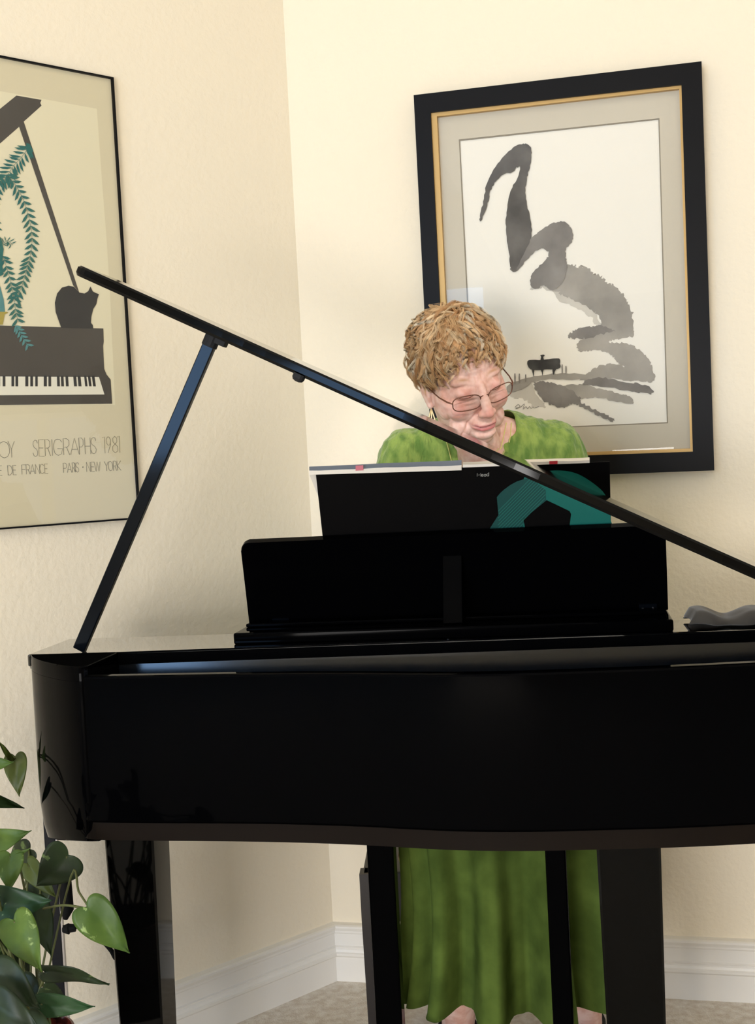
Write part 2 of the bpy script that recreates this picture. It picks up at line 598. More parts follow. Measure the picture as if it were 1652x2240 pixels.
# the painter's signature
bm = bmesh.new()
sig = [(540, 1836), (556, 1822), (566, 1830), (552, 1842), (545, 1840), (570, 1834), (590, 1818), (582, 1846), (598, 1832), (606, 1844), (616, 1832), (624, 1842), (634, 1834), (640, 1840), (664, 1832)]
sp = [on_r(x, y, B + .0037) for x, y in Z4(sig)]
tube(bm, catmull(sp, 3), 0.0005, 4)
obj('signature', bm, ink_m, artp)
bm = bmesh.new()
vs = [bm.verts.new(p - NR * (TF - .020 - dz)) for dz in (0,) for p in I4]
bm.faces.new(vs[:4])
obj('glass', bm, m_glass, paint)

# --- serigraph poster on the left wall
plc = CORNER + DL * 1.0 + Vector((0, 0, 1.4))


def on_l(px, py, off=0.0):
    return hit_plane(px, py, plc + NL * off, NL)


TP = 0.012
O4 = [on_l(-330, 56, TP), on_l(249, 169, TP), on_l(308, 1135, TP), on_l(-330, 1184, TP)]
I4 = [on_l(-326, 61, TP), on_l(245.5, 172, TP), on_l(304.5, 1131.5, TP), on_l(-326, 1180, TP)]
post = thing('framed_poster', 'thin black framed serigraph poster of a piano, cat and fern on the left wall', 'poster', on_l(0, 1160, 0))
bm = bmesh.new()
frame_bars(bm, [p - NL * TP for p in O4], [p - NL * TP for p in I4], NL, 0.002, TP)
obj('frame', bm, m_black_frame, post)
m_poster = mat('poster_paper', srgb(222, 212, 180), 0.85, 0.1)
m_print = mat('poster_print_ground', srgb(234, 226, 194), 0.85, 0.1)
p_dark = ink('print_charcoal', srgb(84, 80, 74), srgb(92, 88, 82), 6)
p_cat = ink('print_black', srgb(60, 60, 60), srgb(74, 73, 70), 6)
p_teal = ink('print_teal', srgb(52, 110, 108), srgb(74, 118, 104), 20)
p_teal2 = ink('print_blue_teal', srgb(90, 140, 140), srgb(100, 148, 146), 20)
p_key = mat('print_ivory', srgb(238, 234, 214), 0.85, 0.1)
p_gold = mat('print_gold', srgb(176, 160, 84), 0.85, 0.1)
p_text = mat('print_text', srgb(130, 124, 104), 0.85, 0.1)
bm = bmesh.new()
vs = [bm.verts.new(p + NL * dz) for dz in (.006 - TP, .003 - TP) for p in I4]
bm.faces.new(vs[:4])
bm.faces.new(vs[4:][::-1])
for k in range(4):
    bm.faces.new((vs[k], vs[(k + 1) % 4], vs[4 + (k + 1) % 4], vs[4 + k]))
ppap = obj('poster_sheet', bm, m_poster, post)
A0 = 0.0061


def pr(name, pts, m, lvl, n=1, jit=0.0):
    bm = bmesh.new()
    q = feather(pts, n, jit) if n > 1 else pts
    poly_flat(bm, [on_l(x, y, A0 + lvl * .0003) for x, y in q])
    return obj(name, bm, m, ppap)


pr('print_ground', [(-323, 140), (212, 238), (222, 380), (233, 520), (241, 645), (252, 886), (-323, 889)], m_print, 0)
pr('print_lid', [(-200, 400), (36, 209), (91, 218.5), (88, 225), (91, 231), (52, 266), (41, 278), (0, 314), (-200, 470)], p_dark, 1)
pr('print_prop', [(41.5, 276), (52, 266), (173, 639), (160, 624)], p_dark, 2)
pr('print_piano', [(-323, 705), (0, 712), (226, 718.5), (227, 748), (225.5, 757), (228, 807), (233, 819), (242, 830.5), (245.4, 883), (0, 886), (-323, 888)], p_dark, 3)
pr('print_cat', [(134, 717), (129, 703), (122, 683), (120, 662), (125, 642), (135.5, 629), (150, 625), (161, 627), (168, 634), (174, 640), (185, 642), (193, 637), (198, 626.5), (203, 637.5), (210, 641), (216.5, 643.5), (213, 654), (211, 665), (204, 676), (200, 692), (199, 706), (203, 711), (204, 719)], p_cat, 4)
pr('print_keys', [(-323, 824), (0, 823.5), (216.5, 824.5), (228.5, 863), (0, 864.5), (-323, 866)], p_key, 4)
bk = [(-1, 1), (20, 40), (85, 105), (115, 135), (188, 210), (225, 245), (262, 280), (325, 348), (360, 380), (425, 445), (455, 475), (490, 510), (550, 572), (583, 605), (633, 650), (662, 680), (692, 712)]
bm = bmesh.new()
for a, b in bk:
    a, b = a / 3.394, b / 3.394
    sl = max(0, (a - 100) / 120) * 3
    poly_flat(bm, [on_l(x, y, A0 + .0016) for x, y in [(a - sl * 1.2, 822), (b - sl * 1.2, 822), (b, 845), (a, 845)]])
obj('print_black_keys', bm, p_cat, ppap)
pr('print_vase', [(-40, 712), (-30, 640), (-8, 600), (2, 632), (8, 655), (11, 683), (-20, 690)], p_teal2, 4)
pr('print_vase_rim', [(-30, 682), (14, 682), (18, 684), (10, 688), (6, 710), (-30, 711)], p_gold, 5)


def frond(bm, spine, n, ln, wd, droop, off):
    sp = catmull([(x, y, 0) for x, y in spine], 12)
    m = len(sp)
    for i in range(n):
        p = sp[int(i * (m - 1) / n)]
        q = sp[min(int(i * (m - 1) / n) + 2, m - 1)]
        t = (q - p)
        t = t.normalized() if t.length > 1e-6 else Vector((0, 1, 0))
        for s in (-1, 1):
            a = droop * s
            d = Vector((t.x * math.cos(a) - t.y * math.sin(a), t.x * math.sin(a) + t.y * math.cos(a), 0))
            e = Vector((-d.y, d.x, 0)) * s
            L = ln * (0.85 + 0.3 * rnd.random())
            pts = [p, p + d * L * .35 - e * wd * .55, p + d * L * .7 - e * wd * .45, p + d * L + e * wd * .25, p + d * L * .6 + e * wd * .35, p + d * L * .3 + e * wd * .25]
            poly_flat(bm, [on_l(u.x, u.y, off) for u in pts])
    rib = [on_l(u.x, u.y, off) for u in sp]
    for i in range(len(sp) - 1):
        nrm = Vector((-(sp[i + 1] - sp[i]).y, (sp[i + 1] - sp[i]).x, 0))
        if nrm.length < 1e-6:
            continue
        nrm = nrm.normalized() * .35
        a, b = sp[i], sp[i + 1]
        poly_flat(bm, [on_l(u.x, u.y, off) for u in (a - nrm, b - nrm, b + nrm, a + nrm)])


bm = bmesh.new()
frond(bm, [(64, 322), (46, 345), (28, 365), (14, 388), (2, 400)], 13, 26, 6, 1.0, A0 + .0016)
frond(bm, [(14, 382), (34, 405), (52, 440), (64, 480), (70, 520), (66, 560), (58, 590), (48, 625), (34, 655)], 24, 22, 7, 0.75, A0 + .0018)
frond(bm, [(6, 560), (16, 590), (24, 620), (30, 650), (34, 680), (40, 705)], 13, 20, 7, 0.8, A0 + .0020)
frond(bm, [(2, 385), (-10, 420), (-16, 460), (-14, 500)], 9, 22, 7, 0.8, A0 + .0018)
frond(bm, [(6, 534), (16, 526), (28, 536)], 6, 12, 2.5, 1.2, A0 + .0018)
poly_flat(bm, [on_l(x, y, A0 + .0022) for x, y in [(-30, 500), (2, 520), (8, 545), (4, 575), (8, 600), (-30, 620)]])
poly_flat(bm, [on_l(x, y, A0 + .0022) for x, y in [(58, 312), (66, 316), (73, 330), (68, 338), (60, 336), (57, 325)]])
obj('print_fern', bm, p_teal, ppap)
bm = bmesh.new()
frond(bm, [(34, 712), (42, 725), (52, 742), (64, 760)], 6, 16, 6, 0.7, A0 + .0022)
obj('print_fern_tip', bm, p_teal2, ppap)

# thin drawn capitals, letters as polylines in a unit box (x right, y up)
GL = {
    'O': [[(.5, 0), (.2, .08), (.02, .3), (0, .5), (.02, .7), (.2, .92), (.5, 1), (.8, .92), (.98, .7), (1, .5), (.98, .3), (.8, .08), (.5, 0)]],
    'Y': [[(0, 1), (.5, .5), (1, 1)], [(.5, .5), (.5, 0)]],
    'S': [[(.95, .8), (.8, .96), (.5, 1), (.15, .9), (.05, .72), (.25, .55), (.7, .45), (.95, .28), (.85, .08), (.5, 0), (.15, .05), (0, .22)]],
    'E': [[(1, 1), (0, 1), (0, 0), (1, 0)], [(0, .5), (.85, .5)]],
    'R': [[(0, 0), (0, 1), (.6, 1), (.95, .88), (.95, .6), (.6, .48), (.2, .48)], [(.5, .48), (1, 0)]],
    'I': [[(.5, 0), (.5, 1)]],
    'G': [[(.95, .8), (.75, .96), (.5, 1), (.2, .92), (.02, .65), (0, .4), (.15, .12), (.5, 0), (.85, .1), (1, .42), (.45, .42)]],
    'A': [[(0, 0), (.5, 1), (1, 0)], [(.2, .32), (.8, .32)]],
    'P': [[(0, 0), (0, 1), (.6, 1), (.95, .88), (.95, .6), (.6, .45), (0, .45)]],
    'H': [[(0, 0), (0, 1)], [(1, 0), (1, 1)], [(0, .48), (1, .48)]],
    '1': [[(.1, .94), (.55, 1), (.55, 0)]],
    '9': [[(.9, .72), (.75, .5), (.4, .48), (.1, .6), (.05, .8), (.3, .98), (.65, .98), (.92, .8), (.85, .5), (.3, 0)]],
    '8': [[(.5, .54), (.15, .66), (.12, .88), (.5, 1), (.88, .88), (.85, .66), (.5, .54), (.05, .38), (.05, .12), (.5, 0), (.95, .12), (.95, .38), (.5, .54)]],
    'D': [[(0, 0), (0, 1), (.5, 1), (.9, .8), (1, .5), (.9, .2), (.5, 0), (0, 0)]],
    'F': [[(0, 0), (0, 1), (1, 1)], [(0, .52), (.85, .52)]],
    'N': [[(0, 0), (0, 1), (1, 0), (1, 1)]],
    'C': [[(.95, .85), (.6, 1), (.25, .92), (0, .6), (0, .4), (.25, .08), (.6, 0), (.95, .15)]],
    'W': [[(0, 1), (.25, 0), (.5, 1), (.75, 0), (1, 1)]],
    'K': [[(0, 0), (0, 1)], [(1, 1), (.05, .48), (1, 0)]],
    'M': [[(0, 0), (0, 1), (.5, .2), (1, 1), (1, 0)]],
    'e': [[(.05, .32), (.95, .32), (.85, .58), (.5, .66), (.12, .55), (0, .3), (.15, .06), (.55, 0), (.92, .1)]],
    'a': [[(.9, .6), (.4, .66), (.05, .45), (.05, .15), (.4, 0), (.9, .15)], [(.9, .66), (.9, 0)]],
    'd': [[(.9, .5), (.45, .66), (.08, .45), (.08, .15), (.45, 0), (.9, .15)], [(.9, 1), (.9, 0)]],
    '.': [[(.5, .42), (.35, .5), (.5, .58), (.65, .5), (.5, .42)]],
}


def letters(bm, spans, place, w, off):
    """spans: (char, x0, x1, ybottom, ytop, lean); place maps pixel to surface point"""
    for ch, x0, x1, yb, yt, lean in spans:
        for pl in GL[ch]:
            pts = [place(x0 + (x1 - x0) * u + lean * (1 - v), yb + (yt - yb) * v, off) for u, v in pl]
            tube(bm, pts, w, 4)


def word(txt, xs, yb0, slope, h, lean):
    """xs: pixel bounds of every letter"""
    return [(c, a, b, yb0 + slope * (a + b) / 2, yb0 + slope * (a + b) / 2 - h, lean) for c, (a, b) in zip(txt, xs)]


def Z(xs):
    return [(a / 5.006, b / 5.006) for a, b in xs]


sp = word('OYSERIGRAPHS1981', Z([(-20, 98), (85, 155), (355, 410), (420, 478), (488, 545), (560, 572), (580, 680), (690, 755), (765, 860), (862, 910), (925, 985), (990, 1050), (1115, 1165), (1158, 1212), (1225, 1285), (1275, 1330)]), 1002, -0.046, 36, 1.8)
sp += word('EDEFRANCEPARIS.NEWYORK', Z([(-22, 18), (82, 130), (138, 175), (235, 280), (283, 325), (325, 378), (385, 430), (432, 480), (485, 520), (690, 730), (732, 780), (788, 818), (815, 825), (825, 862), (895, 915), (945, 985), (995, 1030), (1030, 1095), (1140, 1185), (1182, 1230), (1238, 1272), (1280, 1320)]), 1040, -0.042, 21, 1.2)
bm = bmesh.new()
letters(bm, sp, on_l, 0.00042, A0 + .0004)
obj('poster_lettering', bm, p_text, ppap)
bm = bmesh.new()
vs = [bm.verts.new(p - NL * 0.002) for p in I4]
bm.faces.new(vs)
obj('glass', bm, m_glass, post)

# ------------------------------------------------------------------ the piano's own frame: u along the keyboard, v towards the player
PA = hit_z(60, 1432, .865)
YAW = math.radians(-8.8)
U2 = Vector((math.cos(YAW), math.sin(YAW), 0))
V2 = Vector((-U2.y, U2.x, 0))
P0 = Vector((PA.x, PA.y, 0))
MP = Matrix(((U2.x, V2.x, 0, P0.x), (U2.y, V2.y, 0, P0.y), (0, 0, 1, 0), (0, 0, 0, 1)))
MPI = MP.inverted()


def hv(px, py, V):
    """where the line of sight meets the upright plane v = V, in the piano's frame"""
    return MPI @ hit_plane(px, py, P0 + V2 * V, V2)


m_lacq = mat('black_lacquer', (0.0008, 0.0008, 0.0010), 0.05, 0.02)
m_lid = mat('black_lacquer_lid', (0.0008, 0.0008, 0.001), 0.06, 0.13)
m_leg = mat('black_lacquer_leg', (0.001, 0.001, 0.001), 0.05, 0.12)
m_top = mat('black_lacquer_top', (0.002, 0.002, 0.0022), 0.03, 0.5, coat=1.0, coat_rough=0.01)
m_satin = mat('black_satin', (0.003, 0.004, 0.006), 0.08, 0.16)
m_panel = mat('satin_inner_panel', (0.004, 0.006, 0.010), 0.13, 0.45)
m_strip = mat('dark_brown_case_bottom', srgb(20, 14, 9), 0.6, 0.06)
m_felt = mat('black_felt', (0.003, 0.003, 0.003), 1.0, 0.0)
m_brass = mat('dark_metal', srgb(70, 70, 74), 0.3, 0.5, metal=0.9)
m_chrome = mat('chrome', srgb(190, 190, 195), 0.15, 0.5, metal=1.0)
m_ivory = mat('ivory_keys', srgb(244, 241, 232), 0.25, 0.5)
m_ebony = mat('ebony_keys', (0.01, 0.01, 0.01), 0.3, 0.5)
m_rubber = mat('rubber', (0.012, 0.012, 0.013), 0.7, 0.3)

piano = thing('grand_piano', 'black lacquered grand piano with its lid propped open and music desk raised', 'piano', MP @ Vector((.65, .1, 0)))

near = [(.13, -.128), (.15, -.137), (.232, -.143), (.32, -.147), (.408, -.152), (.49, -.160), (.571, -.172), (.64, -.186), (.70, -.196), (.76, -.200), (.818, -.200), (.895, -.195), (.992, -.188), (1.108, -.171),
        (1.19, -.150), (1.25, -.115), (1.285, -.06), (1.297, 0)]
near = [(p.x, p.y) for p in catmull([(x, y, 0) for x, y in near], 4)]


def rim_shell(bm, path, th, z0, z1, inset=0.0, bev=0.004):
    """a wall of thickness th standing on the plan path (outer side outward = -v)"""
    n = len(path)
    cols = []
    for i in range(n):
        a = Vector(path[max(i - 1, 0)])
        b = Vector(path[min(i + 1, n - 1)])
        t = (b - a).normalized()
        nn = Vector((t.y, -t.x))          # outward
        p = Vector(path[i]) - nn * inset
        prof = [(0, z0 + bev), (0, z1 - bev), (bev * .3, z1 - bev * .3), (bev, z1), (th - bev, z1), (th, z1 - bev), (th, z0), (bev, z0)]
        cols.append([bm.verts.new(MP @ Vector((p.x - nn.x * d, p.y - nn.y * d, z))) for d, z in prof])
    for i in range(n - 1):
        m = len(cols[0])
        for k in range(m):
            bm.faces.new((cols[i][k], cols[i + 1][k], cols[i + 1][(k + 1) % m], cols[i][(k + 1) % m]))
    bm.faces.new(cols[0])
    bm.faces.new(cols[-1][::-1])


bm = bmesh.new()
rim_shell(bm, near + [(1.30, .10), (1.30, .35)], .022, .630, .850)
case = obj('case', bm, m_lacq, piano, smooth='sharp')
bm = bmesh.new()
inner = [(x, y + .006) for x, y in near]
prism(bm, inner + [(1.29, .34), (.02, .34), (.02, .03), (.06, -.05), (.11, -.11)], .603, .632, MP)
obj('case_bottom', bm, m_strip, piano)
# treble cheek: the rounded block at the left end
ck = catmull([(-.002, .06, 0), (-.002, .03, 0), (.012, -.015, 0), (.045, -.062, 0), (.085, -.102, 0), (.118, -.128, 0), (.142, -.139, 0), (.152, -.130, 0)], 5)
ck = [(p.x, p.y) for p in ck]
low = ck + [(.152, .165), (-.002, .165)]
cap = [(x, min(y, -.0015)) for x, y in ck if y < .01] + [(.152, -.0015)]
cx, cy = .09, .04


def lofted(bm, outline, levels, top_index=0):
    rings = []
    for z, k in levels:
        rings.append([bm.verts.new(MP @ Vector((cx + (x - cx) * k, cy + (y - cy) * k, z + (.03 * max(0, min(1, -y / .14)) if z < .64 else 0)))) for x, y in outline])
    for i in range(len(rings) - 1):
        for k in range(len(outline)):
            bm.faces.new((rings[i][k], rings[i][(k + 1) % len(outline)], rings[i + 1][(k + 1) % len(outline)], rings[i + 1][k]))
    fs = [bm.faces.new(rings[0][::-1]), bm.faces.new(rings[-1])]
    fs[1].material_index = top_index
    bmesh.ops.triangulate(bm, faces=fs)


bm = bmesh.new()
lofted(bm, low, [(.565, .86), (.568, .90), (.59, .955), (.625, .99), (.66, 1.0), (.8425, 1.0)])
ch = obj('treble_cheek', bm, m_lacq, piano, smooth='sharp')
bm = bmesh.new()
lofted(bm, cap, [(.8428, 1.0), (.858, 1.0), (.8635, .992), (.865, .98)], 1)
obj('cheek_cap', bm, (m_lacq, m_felt), piano, smooth='sharp')
bm = bmesh.new()
box(bm, (1.275, .19, .73), (.05, .32, .27), MP)
bevel(bm, .006)
obj('bass_cheek', bm, m_lacq, piano)
bm = bmesh.new()
box(bm, (.07, .26, .70), (.14, .19, .19), MP)
bevel(bm, .008)
obj('key_block', bm, m_lacq, piano)
# inside the case
bm = bmesh.new()
prism(bm, [(x, y + .02) for x, y in near[2:]] + [(1.28, .06), (.15, .02)], .79, .80, MP)
obj('soundboard', bm, m_felt, piano)
bm = bmesh.new()
a, b = Vector((.152, .004, 0)), Vector((1.285, .046, 0))
for q in (0,):
    vs = [MP @ Vector((x, y, z)) for x, y in ((a.x, a.y), (b.x, b.y), (b.x, b.y + .014), (a.x, a.y + .014)) for z in (.79, .860)]
    vs = [p - (V2 * .0095 if i in (0, 2) else Vector((0, 0, 0))) for i, p in enumerate(vs)]
    ids = [bm.verts.new(p) for p in vs]
    for f in ((0, 2, 3, 1), (2, 4, 5, 3), (4, 6, 7, 5), (6, 0, 1, 7), (1, 3, 5, 7), (0, 6, 4, 2)):
        bm.faces.new([ids[i] for i in f])
obj('inner_panel', bm, m_panel, piano)
# shelf over the keyboard
bm = bmesh.new()
ids = [bm.verts.new(MP @ Vector((x, y, z))) for x, y in ((-.001, .0), (.152, .0), (1.297, .044), (1.297, .172), (-.001, .172)) for z in (.845, .865)]
n = 5
for k in range(n):
    bm.faces.new((ids[2 * k], ids[2 * ((k + 1) % n)], ids[2 * ((k + 1) % n) + 1], ids[2 * k + 1]))
bm.faces.new([ids[2 * k + 1] for k in range(n)])
bm.faces.new([ids[2 * k] for k in range(n)][::-1])
bevel(bm, .003, 2)
obj('top_board', bm, m_top, piano)
# keyboard side
bm = bmesh.new()
box(bm, (.70, .185, .79), (1.10, .02, .13), MP)
obj('fallboard', bm, m_lacq, piano)
bm = bmesh.new()
box(bm, (.70, .26, .66), (1.10, .17, .06), MP)
box(bm, (.70, .345, .68), (1.10, .018, .10), MP)
obj('key_bed', bm, m_lacq, piano)
bm = bmesh.new()
kw = 1.05 / 52
for i in range(52):
    box(bm, (.70 - .525 + kw * (i + .5), .265, .715), (kw * .95, .140, .03), MP)
obj('white_keys', bm, m_ivory, piano)
bm = bmesh.new()
for i in range(51):
    if (51 - i) % 7 not in (2, 6):
        box(bm, (.70 - .525 + kw * (i + 1), .243, .735), (kw * .5, .092, .018), MP)
obj('black_keys', bm, m_ebony, piano)


# tapered legs
def leg(cu, cv, w_top, w_bot, ztop, d=None):
    bm = bmesh.new()
    lv = [(ztop, w_top), (ztop - .012, w_top), (.09, w_bot + (w_top - w_bot) * .1), (.03, w_bot)]
    rings = []
    for z, w in lv:
        h = w / 2
        c = h * .08
        q = [(-h + c, -h), (h - c, -h), (h, -h + c), (h, h - c), (h - c, h), (-h + c, h), (-h, h - c), (-h, -h + c)]
        rings.append([bm.verts.new(MP @ Vector((cu + x, cv + y, z))) for x, y in q])
    for i in range(len(rings) - 1):
        for k in range(8):
            bm.faces.new((rings[i][k], rings[i][(k + 1) % 8], rings[i + 1][(k + 1) % 8], rings[i + 1][k]))
    bm.faces.new(rings[0])
    bm.faces.new(rings[-1][::-1])
    o = obj('leg', bm, m_leg, piano)
    bm = bmesh.new()
    cyl(bm, MP @ Vector((cu, cv, .031)), MP @ Vector((cu, cv, 0)), w_bot * .32, 20)
    obj('caster', bm, m_brass, o)


lf = (hv(228, 1855, -.02).x + hv(336, 1852, -.02).x) / 2
lw = hv(336, 1852, -.02).x - hv(228, 1855, -.02).x
leg(lf, -.02 + lw / 2, lw, lw * .80, .605)
rf0, rf1 = hv(1305, 1862, -.09).x, hv(1447, 1860, -.09).x
leg((rf0 + rf1) / 2, -.09 + (rf1 - rf0) / 2, rf1 - rf0, (rf1 - rf0) * .84, .605)
leg(1.245, .24, lw, lw * .8, .605)

# pedal lyre
lyre_v = .055
for (xa, xb) in ((802, 860), (1192, 1238)):
    a, b = hv(xa, 1858, lyre_v).x, hv(xb, 1858, lyre_v).x
    bm = bmesh.new()
    box(bm, ((a + b) / 2, lyre_v + .018, .35), (b - a, .036, .53), MP)
    bevel(bm, .003)
    obj('lyre_post', bm, m_lacq, piano)
ua, ub = hv(800, 1858, lyre_v).x, hv(1240, 1858, lyre_v).x
bm = bmesh.new()
box(bm, ((ua + ub) / 2, lyre_v + .03, .085), (ub - ua + .01, .12, .07), MP)
bevel(bm, .005)
obj('pedal_box', bm, m_lacq, piano)
for k in range(3):
    bm = bmesh.new()
    uc = (ua + ub) / 2 + (k - 1) * .062
    pts = [MP @ Vector((uc, lyre_v + .06 + .11 * t, .055 - .02 * t)) for t in (0, .3, .6, .85, 1)]
    tube(bm, pts, [.006, .007, .010, .012, .007], 10)
    obj('pedal', bm, mat('brass', srgb(190, 150, 80), .25, .5, metal=1) if k == 0 else bpy.data.materials['brass'], piano)

# ------------------------------------------------------------------ the lid, open at 27 degrees about its bass side hinge
LA = math.atan(.509)
HU, HZ = 1.297, .869


def lid_pt(s, v, t):
    """s metres from the hinge, t above the lid's underside"""
    return MP @ Vector((HU - s * math.cos(LA) + t * math.sin(LA), v, HZ + s * math.sin(LA) + t * math.cos(LA)))


LL = (HU - hv(163, 603, -.13).x) / math.cos(LA)
out = [(0, .05), (0, -.02), (.012, -.08), (.05, -.135), (.12, -.168), (.22, -.186), (.34, -.200), (.45, -.206), (.56, -.208), (.66, -.205), (.76, -.196), (.87, -.182), (.98, -.168), (1.08, -.158), (1.17, -.150), (LL - .03, -.144), (LL - .006, -.138), (LL, -.125),
       (LL, -.06), (LL - .015, -.02), (LL - .06, .03), (LL - .10, .05)]
c = catmull([(x, y, 0) for x, y in out[:18]], 3)
out = [(p.x, p.y) for p in c] + out[18:]
TL = .0155
bm = bmesh.new()
prof = [(0.003, 0), (0, .004), (0, TL - .003), (.0035, TL)]
rings = []
n = len(out)
cen = Vector((.6, .0))
for ins, t in prof:
    r = []
    for i in range(n):
        p = Vector(out[i])
        tg = (Vector(out[(i + 1) % n]) - Vector(out[i - 1])).normalized()
        nn = Vector((-tg.y, tg.x))
        if nn.dot(cen - p) < 0:
            nn = -nn
        q = p + nn * ins
        r.append(bm.verts.new(lid_pt(q.x, q.y, t)))
    rings.append(r)
for i in range(len(rings) - 1):
    for k in range(n):
        bm.faces.new((rings[i][k], rings[i][(k + 1) % n], rings[i + 1][(k + 1) % n], rings[i + 1][k]))
fs = [bm.faces.new(rings[0][::-1]), bm.faces.new(rings[-1])]
bmesh.ops.triangulate(bm, faces=fs)
lid = obj('lid', bm, m_lid, piano)
bm = bmesh.new()
cyl(bm, MP @ Vector((HU + .002, -.02, HZ + .002)), MP @ Vector((HU + .002, .05, HZ + .002)), .005, 10)
obj('lid_hinge', bm, m_brass, lid)
# rubber bumper on its underside
q = hv(657, 829, -.17)
s_b = (HU - q.x) / math.cos(LA)
bm = bmesh.new()
tube(bm, [lid_pt(s_b, -.175, .002), lid_pt(s_b, -.175, -.004), lid_pt(s_b, -.175, -.0075), lid_pt(s_b, -.175, -.009)], [.009, .009, .007, .003], 14)
obj('bumper', bm, m_rubber, lid)

# lid prop
PVT = -.012
pt = hv(464, 742, PVT)
pb = hv(174, 1424, .012)
top = MP @ Vector((pt.x, PVT, pt.z))
bot = MP @ Vector((pb.x, .012, pb.z + .002))
bm = bmesh.new()
d = (top - bot).normalized()
wv = d.cross(V2).normalized()
dv = d.cross(wv)
# its broad face is turned so that it looks halfway between the viewer's side and the window
_m = bot.lerp(top, .7)
_best = None
for _k in range(-60, 61):
    _b = d.cross(V2).normalized()
    _n = (-V2 * math.cos(_k * .012) + _b * math.sin(_k * .012))
    _n = (_n - d * _n.dot(d)).normalized()
    _i = (_m - CAM).normalized()
    _r = _i - _n * (2 * _i.dot(_n))
    if _r.y > -.1:
        continue
    _h = _m + _r * ((-3.0 - _m.y) / _r.y)
    _e = ((_h.x + 3.0) / .8) ** 2 + ((_h.z - 1.6) / .7) ** 2
    if _best is None or _e < _best[0]:
        _best = (_e, _n.copy(), _h)
_n = _best[1]
dv = _n
wv = d.cross(dv).normalized()
for p0, p1, w, t in ((bot, top, .0205, .012),):
    ids = [bm.verts.new(p + wv * (w * a) + dv * (t * b)) for p in (p0, p1) for a, b in ((-.5, -.5), (.5, -.5), (.5, .5), (-.5, .5))]
    for f in ((0, 1, 2, 3), (4, 7, 6, 5), (0, 4, 5, 1), (1, 5, 6, 2), (2, 6, 7, 3), (3, 7, 4, 0)):
        bm.faces.new([ids[i] for i in f])
bevel(bm, .0018, 2)
prop = obj('lid_prop', bm, m_satin, piano)
bm = bmesh.new()
tube(bm, [top - d * .012, top + d * .004, top + d * .012], [.0125, .0125, .011], 14)
obj('prop_socket', bm, m_rubber, prop)
bm = bmesh.new()
s_p = (HU - pt.x) / math.cos(LA)
pc0 = lid_pt(s_p - .018, PVT, -.0065)
Mx = Matrix.Translation(pc0) @ (Euler((0, LA, YAW), 'XYZ').to_matrix().to_4x4())
box(bm, (0, 0, 0), (.022, .02, .013), Mx)
bevel(bm, .002)
obj('prop_bracket', bm, m_rubber, prop)

# catch on the inner panel
q = hv(985, 1427, .025)
bm = bmesh.new()
box(bm, (q.x, .028, q.z), (.044, .004, .017), MP)
bevel(bm, .0015)
catch = obj('lid_catch', bm, m_brass, piano)
bm = bmesh.new()
for s in (-1, 1):
    ellipsoid(bm, (q.x + s * .014, .0255, q.z), (.0045, .0025, .0045), MP, 12, 8)
tube(bm, [MP @ Vector((q.x - .002, .024, q.z + .006)), MP @ Vector((q.x - .003, .022, q.z + .014)), MP @ Vector((q.x - .002, .024, q.z + .021))], .002, 8)
obj('screw', bm, m_satin, catch)

# ------------------------------------------------------------------ the music desk
bz = .884
DVB, DVT = .145, .088                 # v of its bottom and top edges
bl, br = hv(545, 1369, DVB).x, hv(1463, 1350, DVB).x
tl, tr = hv(525, 1200, DVT).x, hv(1457, 1160, DVT).x
tz = (hv(545, 1186, DVT).z + hv(1440, 1151, DVT).z) / 2
bm = bmesh.new()
R_ = .014
edge = [(0, 0), (1, 0)]
pts = [(bl, bz), (br, bz), (tr, tz - R_)]
for k in range(1, 6):
    a = k * PI / 10
    pts.append((tr - R_ + R_ * math.cos(a), tz - R_ + R_ * math.sin(a)))
for k in range(0, 6):
    a = PI / 2 + k * PI / 10
    pts.append((tl + R_ + R_ * math.cos(a), tz - R_ + R_ * math.sin(a)))
sl = (DVT - DVB) / (tz - bz)


def desk_pt(u, z, off=0.0):
    """point of the desk's back plane, off metres towards the player"""
    k = math.hypot(1, sl)
    return MP @ Vector((u, DVB + sl * (z - bz) + off / k, z - off * sl / k))


fr = [bm.verts.new(desk_pt(u, z, 0)) for u, z in pts]
bk_ = [bm.verts.new(desk_pt(u, z, .014)) for u, z in pts]
n = len(pts)
for k in range(n):
    bm.faces.new((fr[k], fr[(k + 1) % n], bk_[(k + 1) % n], bk_[k]))
bm.faces.new(fr)
bm.faces.new(bk_[::-1])
bevel(bm, .002, 2)
desk = obj('music_desk', bm, m_lacq, piano)
for x in (613, 1418):
    y = 1364 if x < 900 else 1332
    q = hv(x, y, DVB - .01)
    bm = bmesh.new()
    ids = [bm.verts.new(desk_pt(q.x + a, q.z + b, o)) for o in (-.003, 0) for a, b in ((-.014, -.009), (.014, -.009), (.014, .008), (-.014, .008))]
    for f in ((0, 1, 2, 3), (4, 7, 6, 5), (0, 4, 5, 1), (1, 5, 6, 2), (2, 6, 7, 3), (3, 7, 4, 0)):
        bm.faces.new([ids[i] for i in f])
    h = obj('desk_hinge', bm, m_satin, desk)
    bm = bmesh.new()
    for a, b in ((-.008, .001), (.008, .002), (0, -.005)):
        c0 = desk_pt(q.x + a, q.z + b, -.003)
        bmesh.ops.create_uvsphere(bm, u_segments=10, v_segments=6, radius=.0022, matrix=Matrix.Translation(c0))
    obj('screw', bm, m_brass, h)
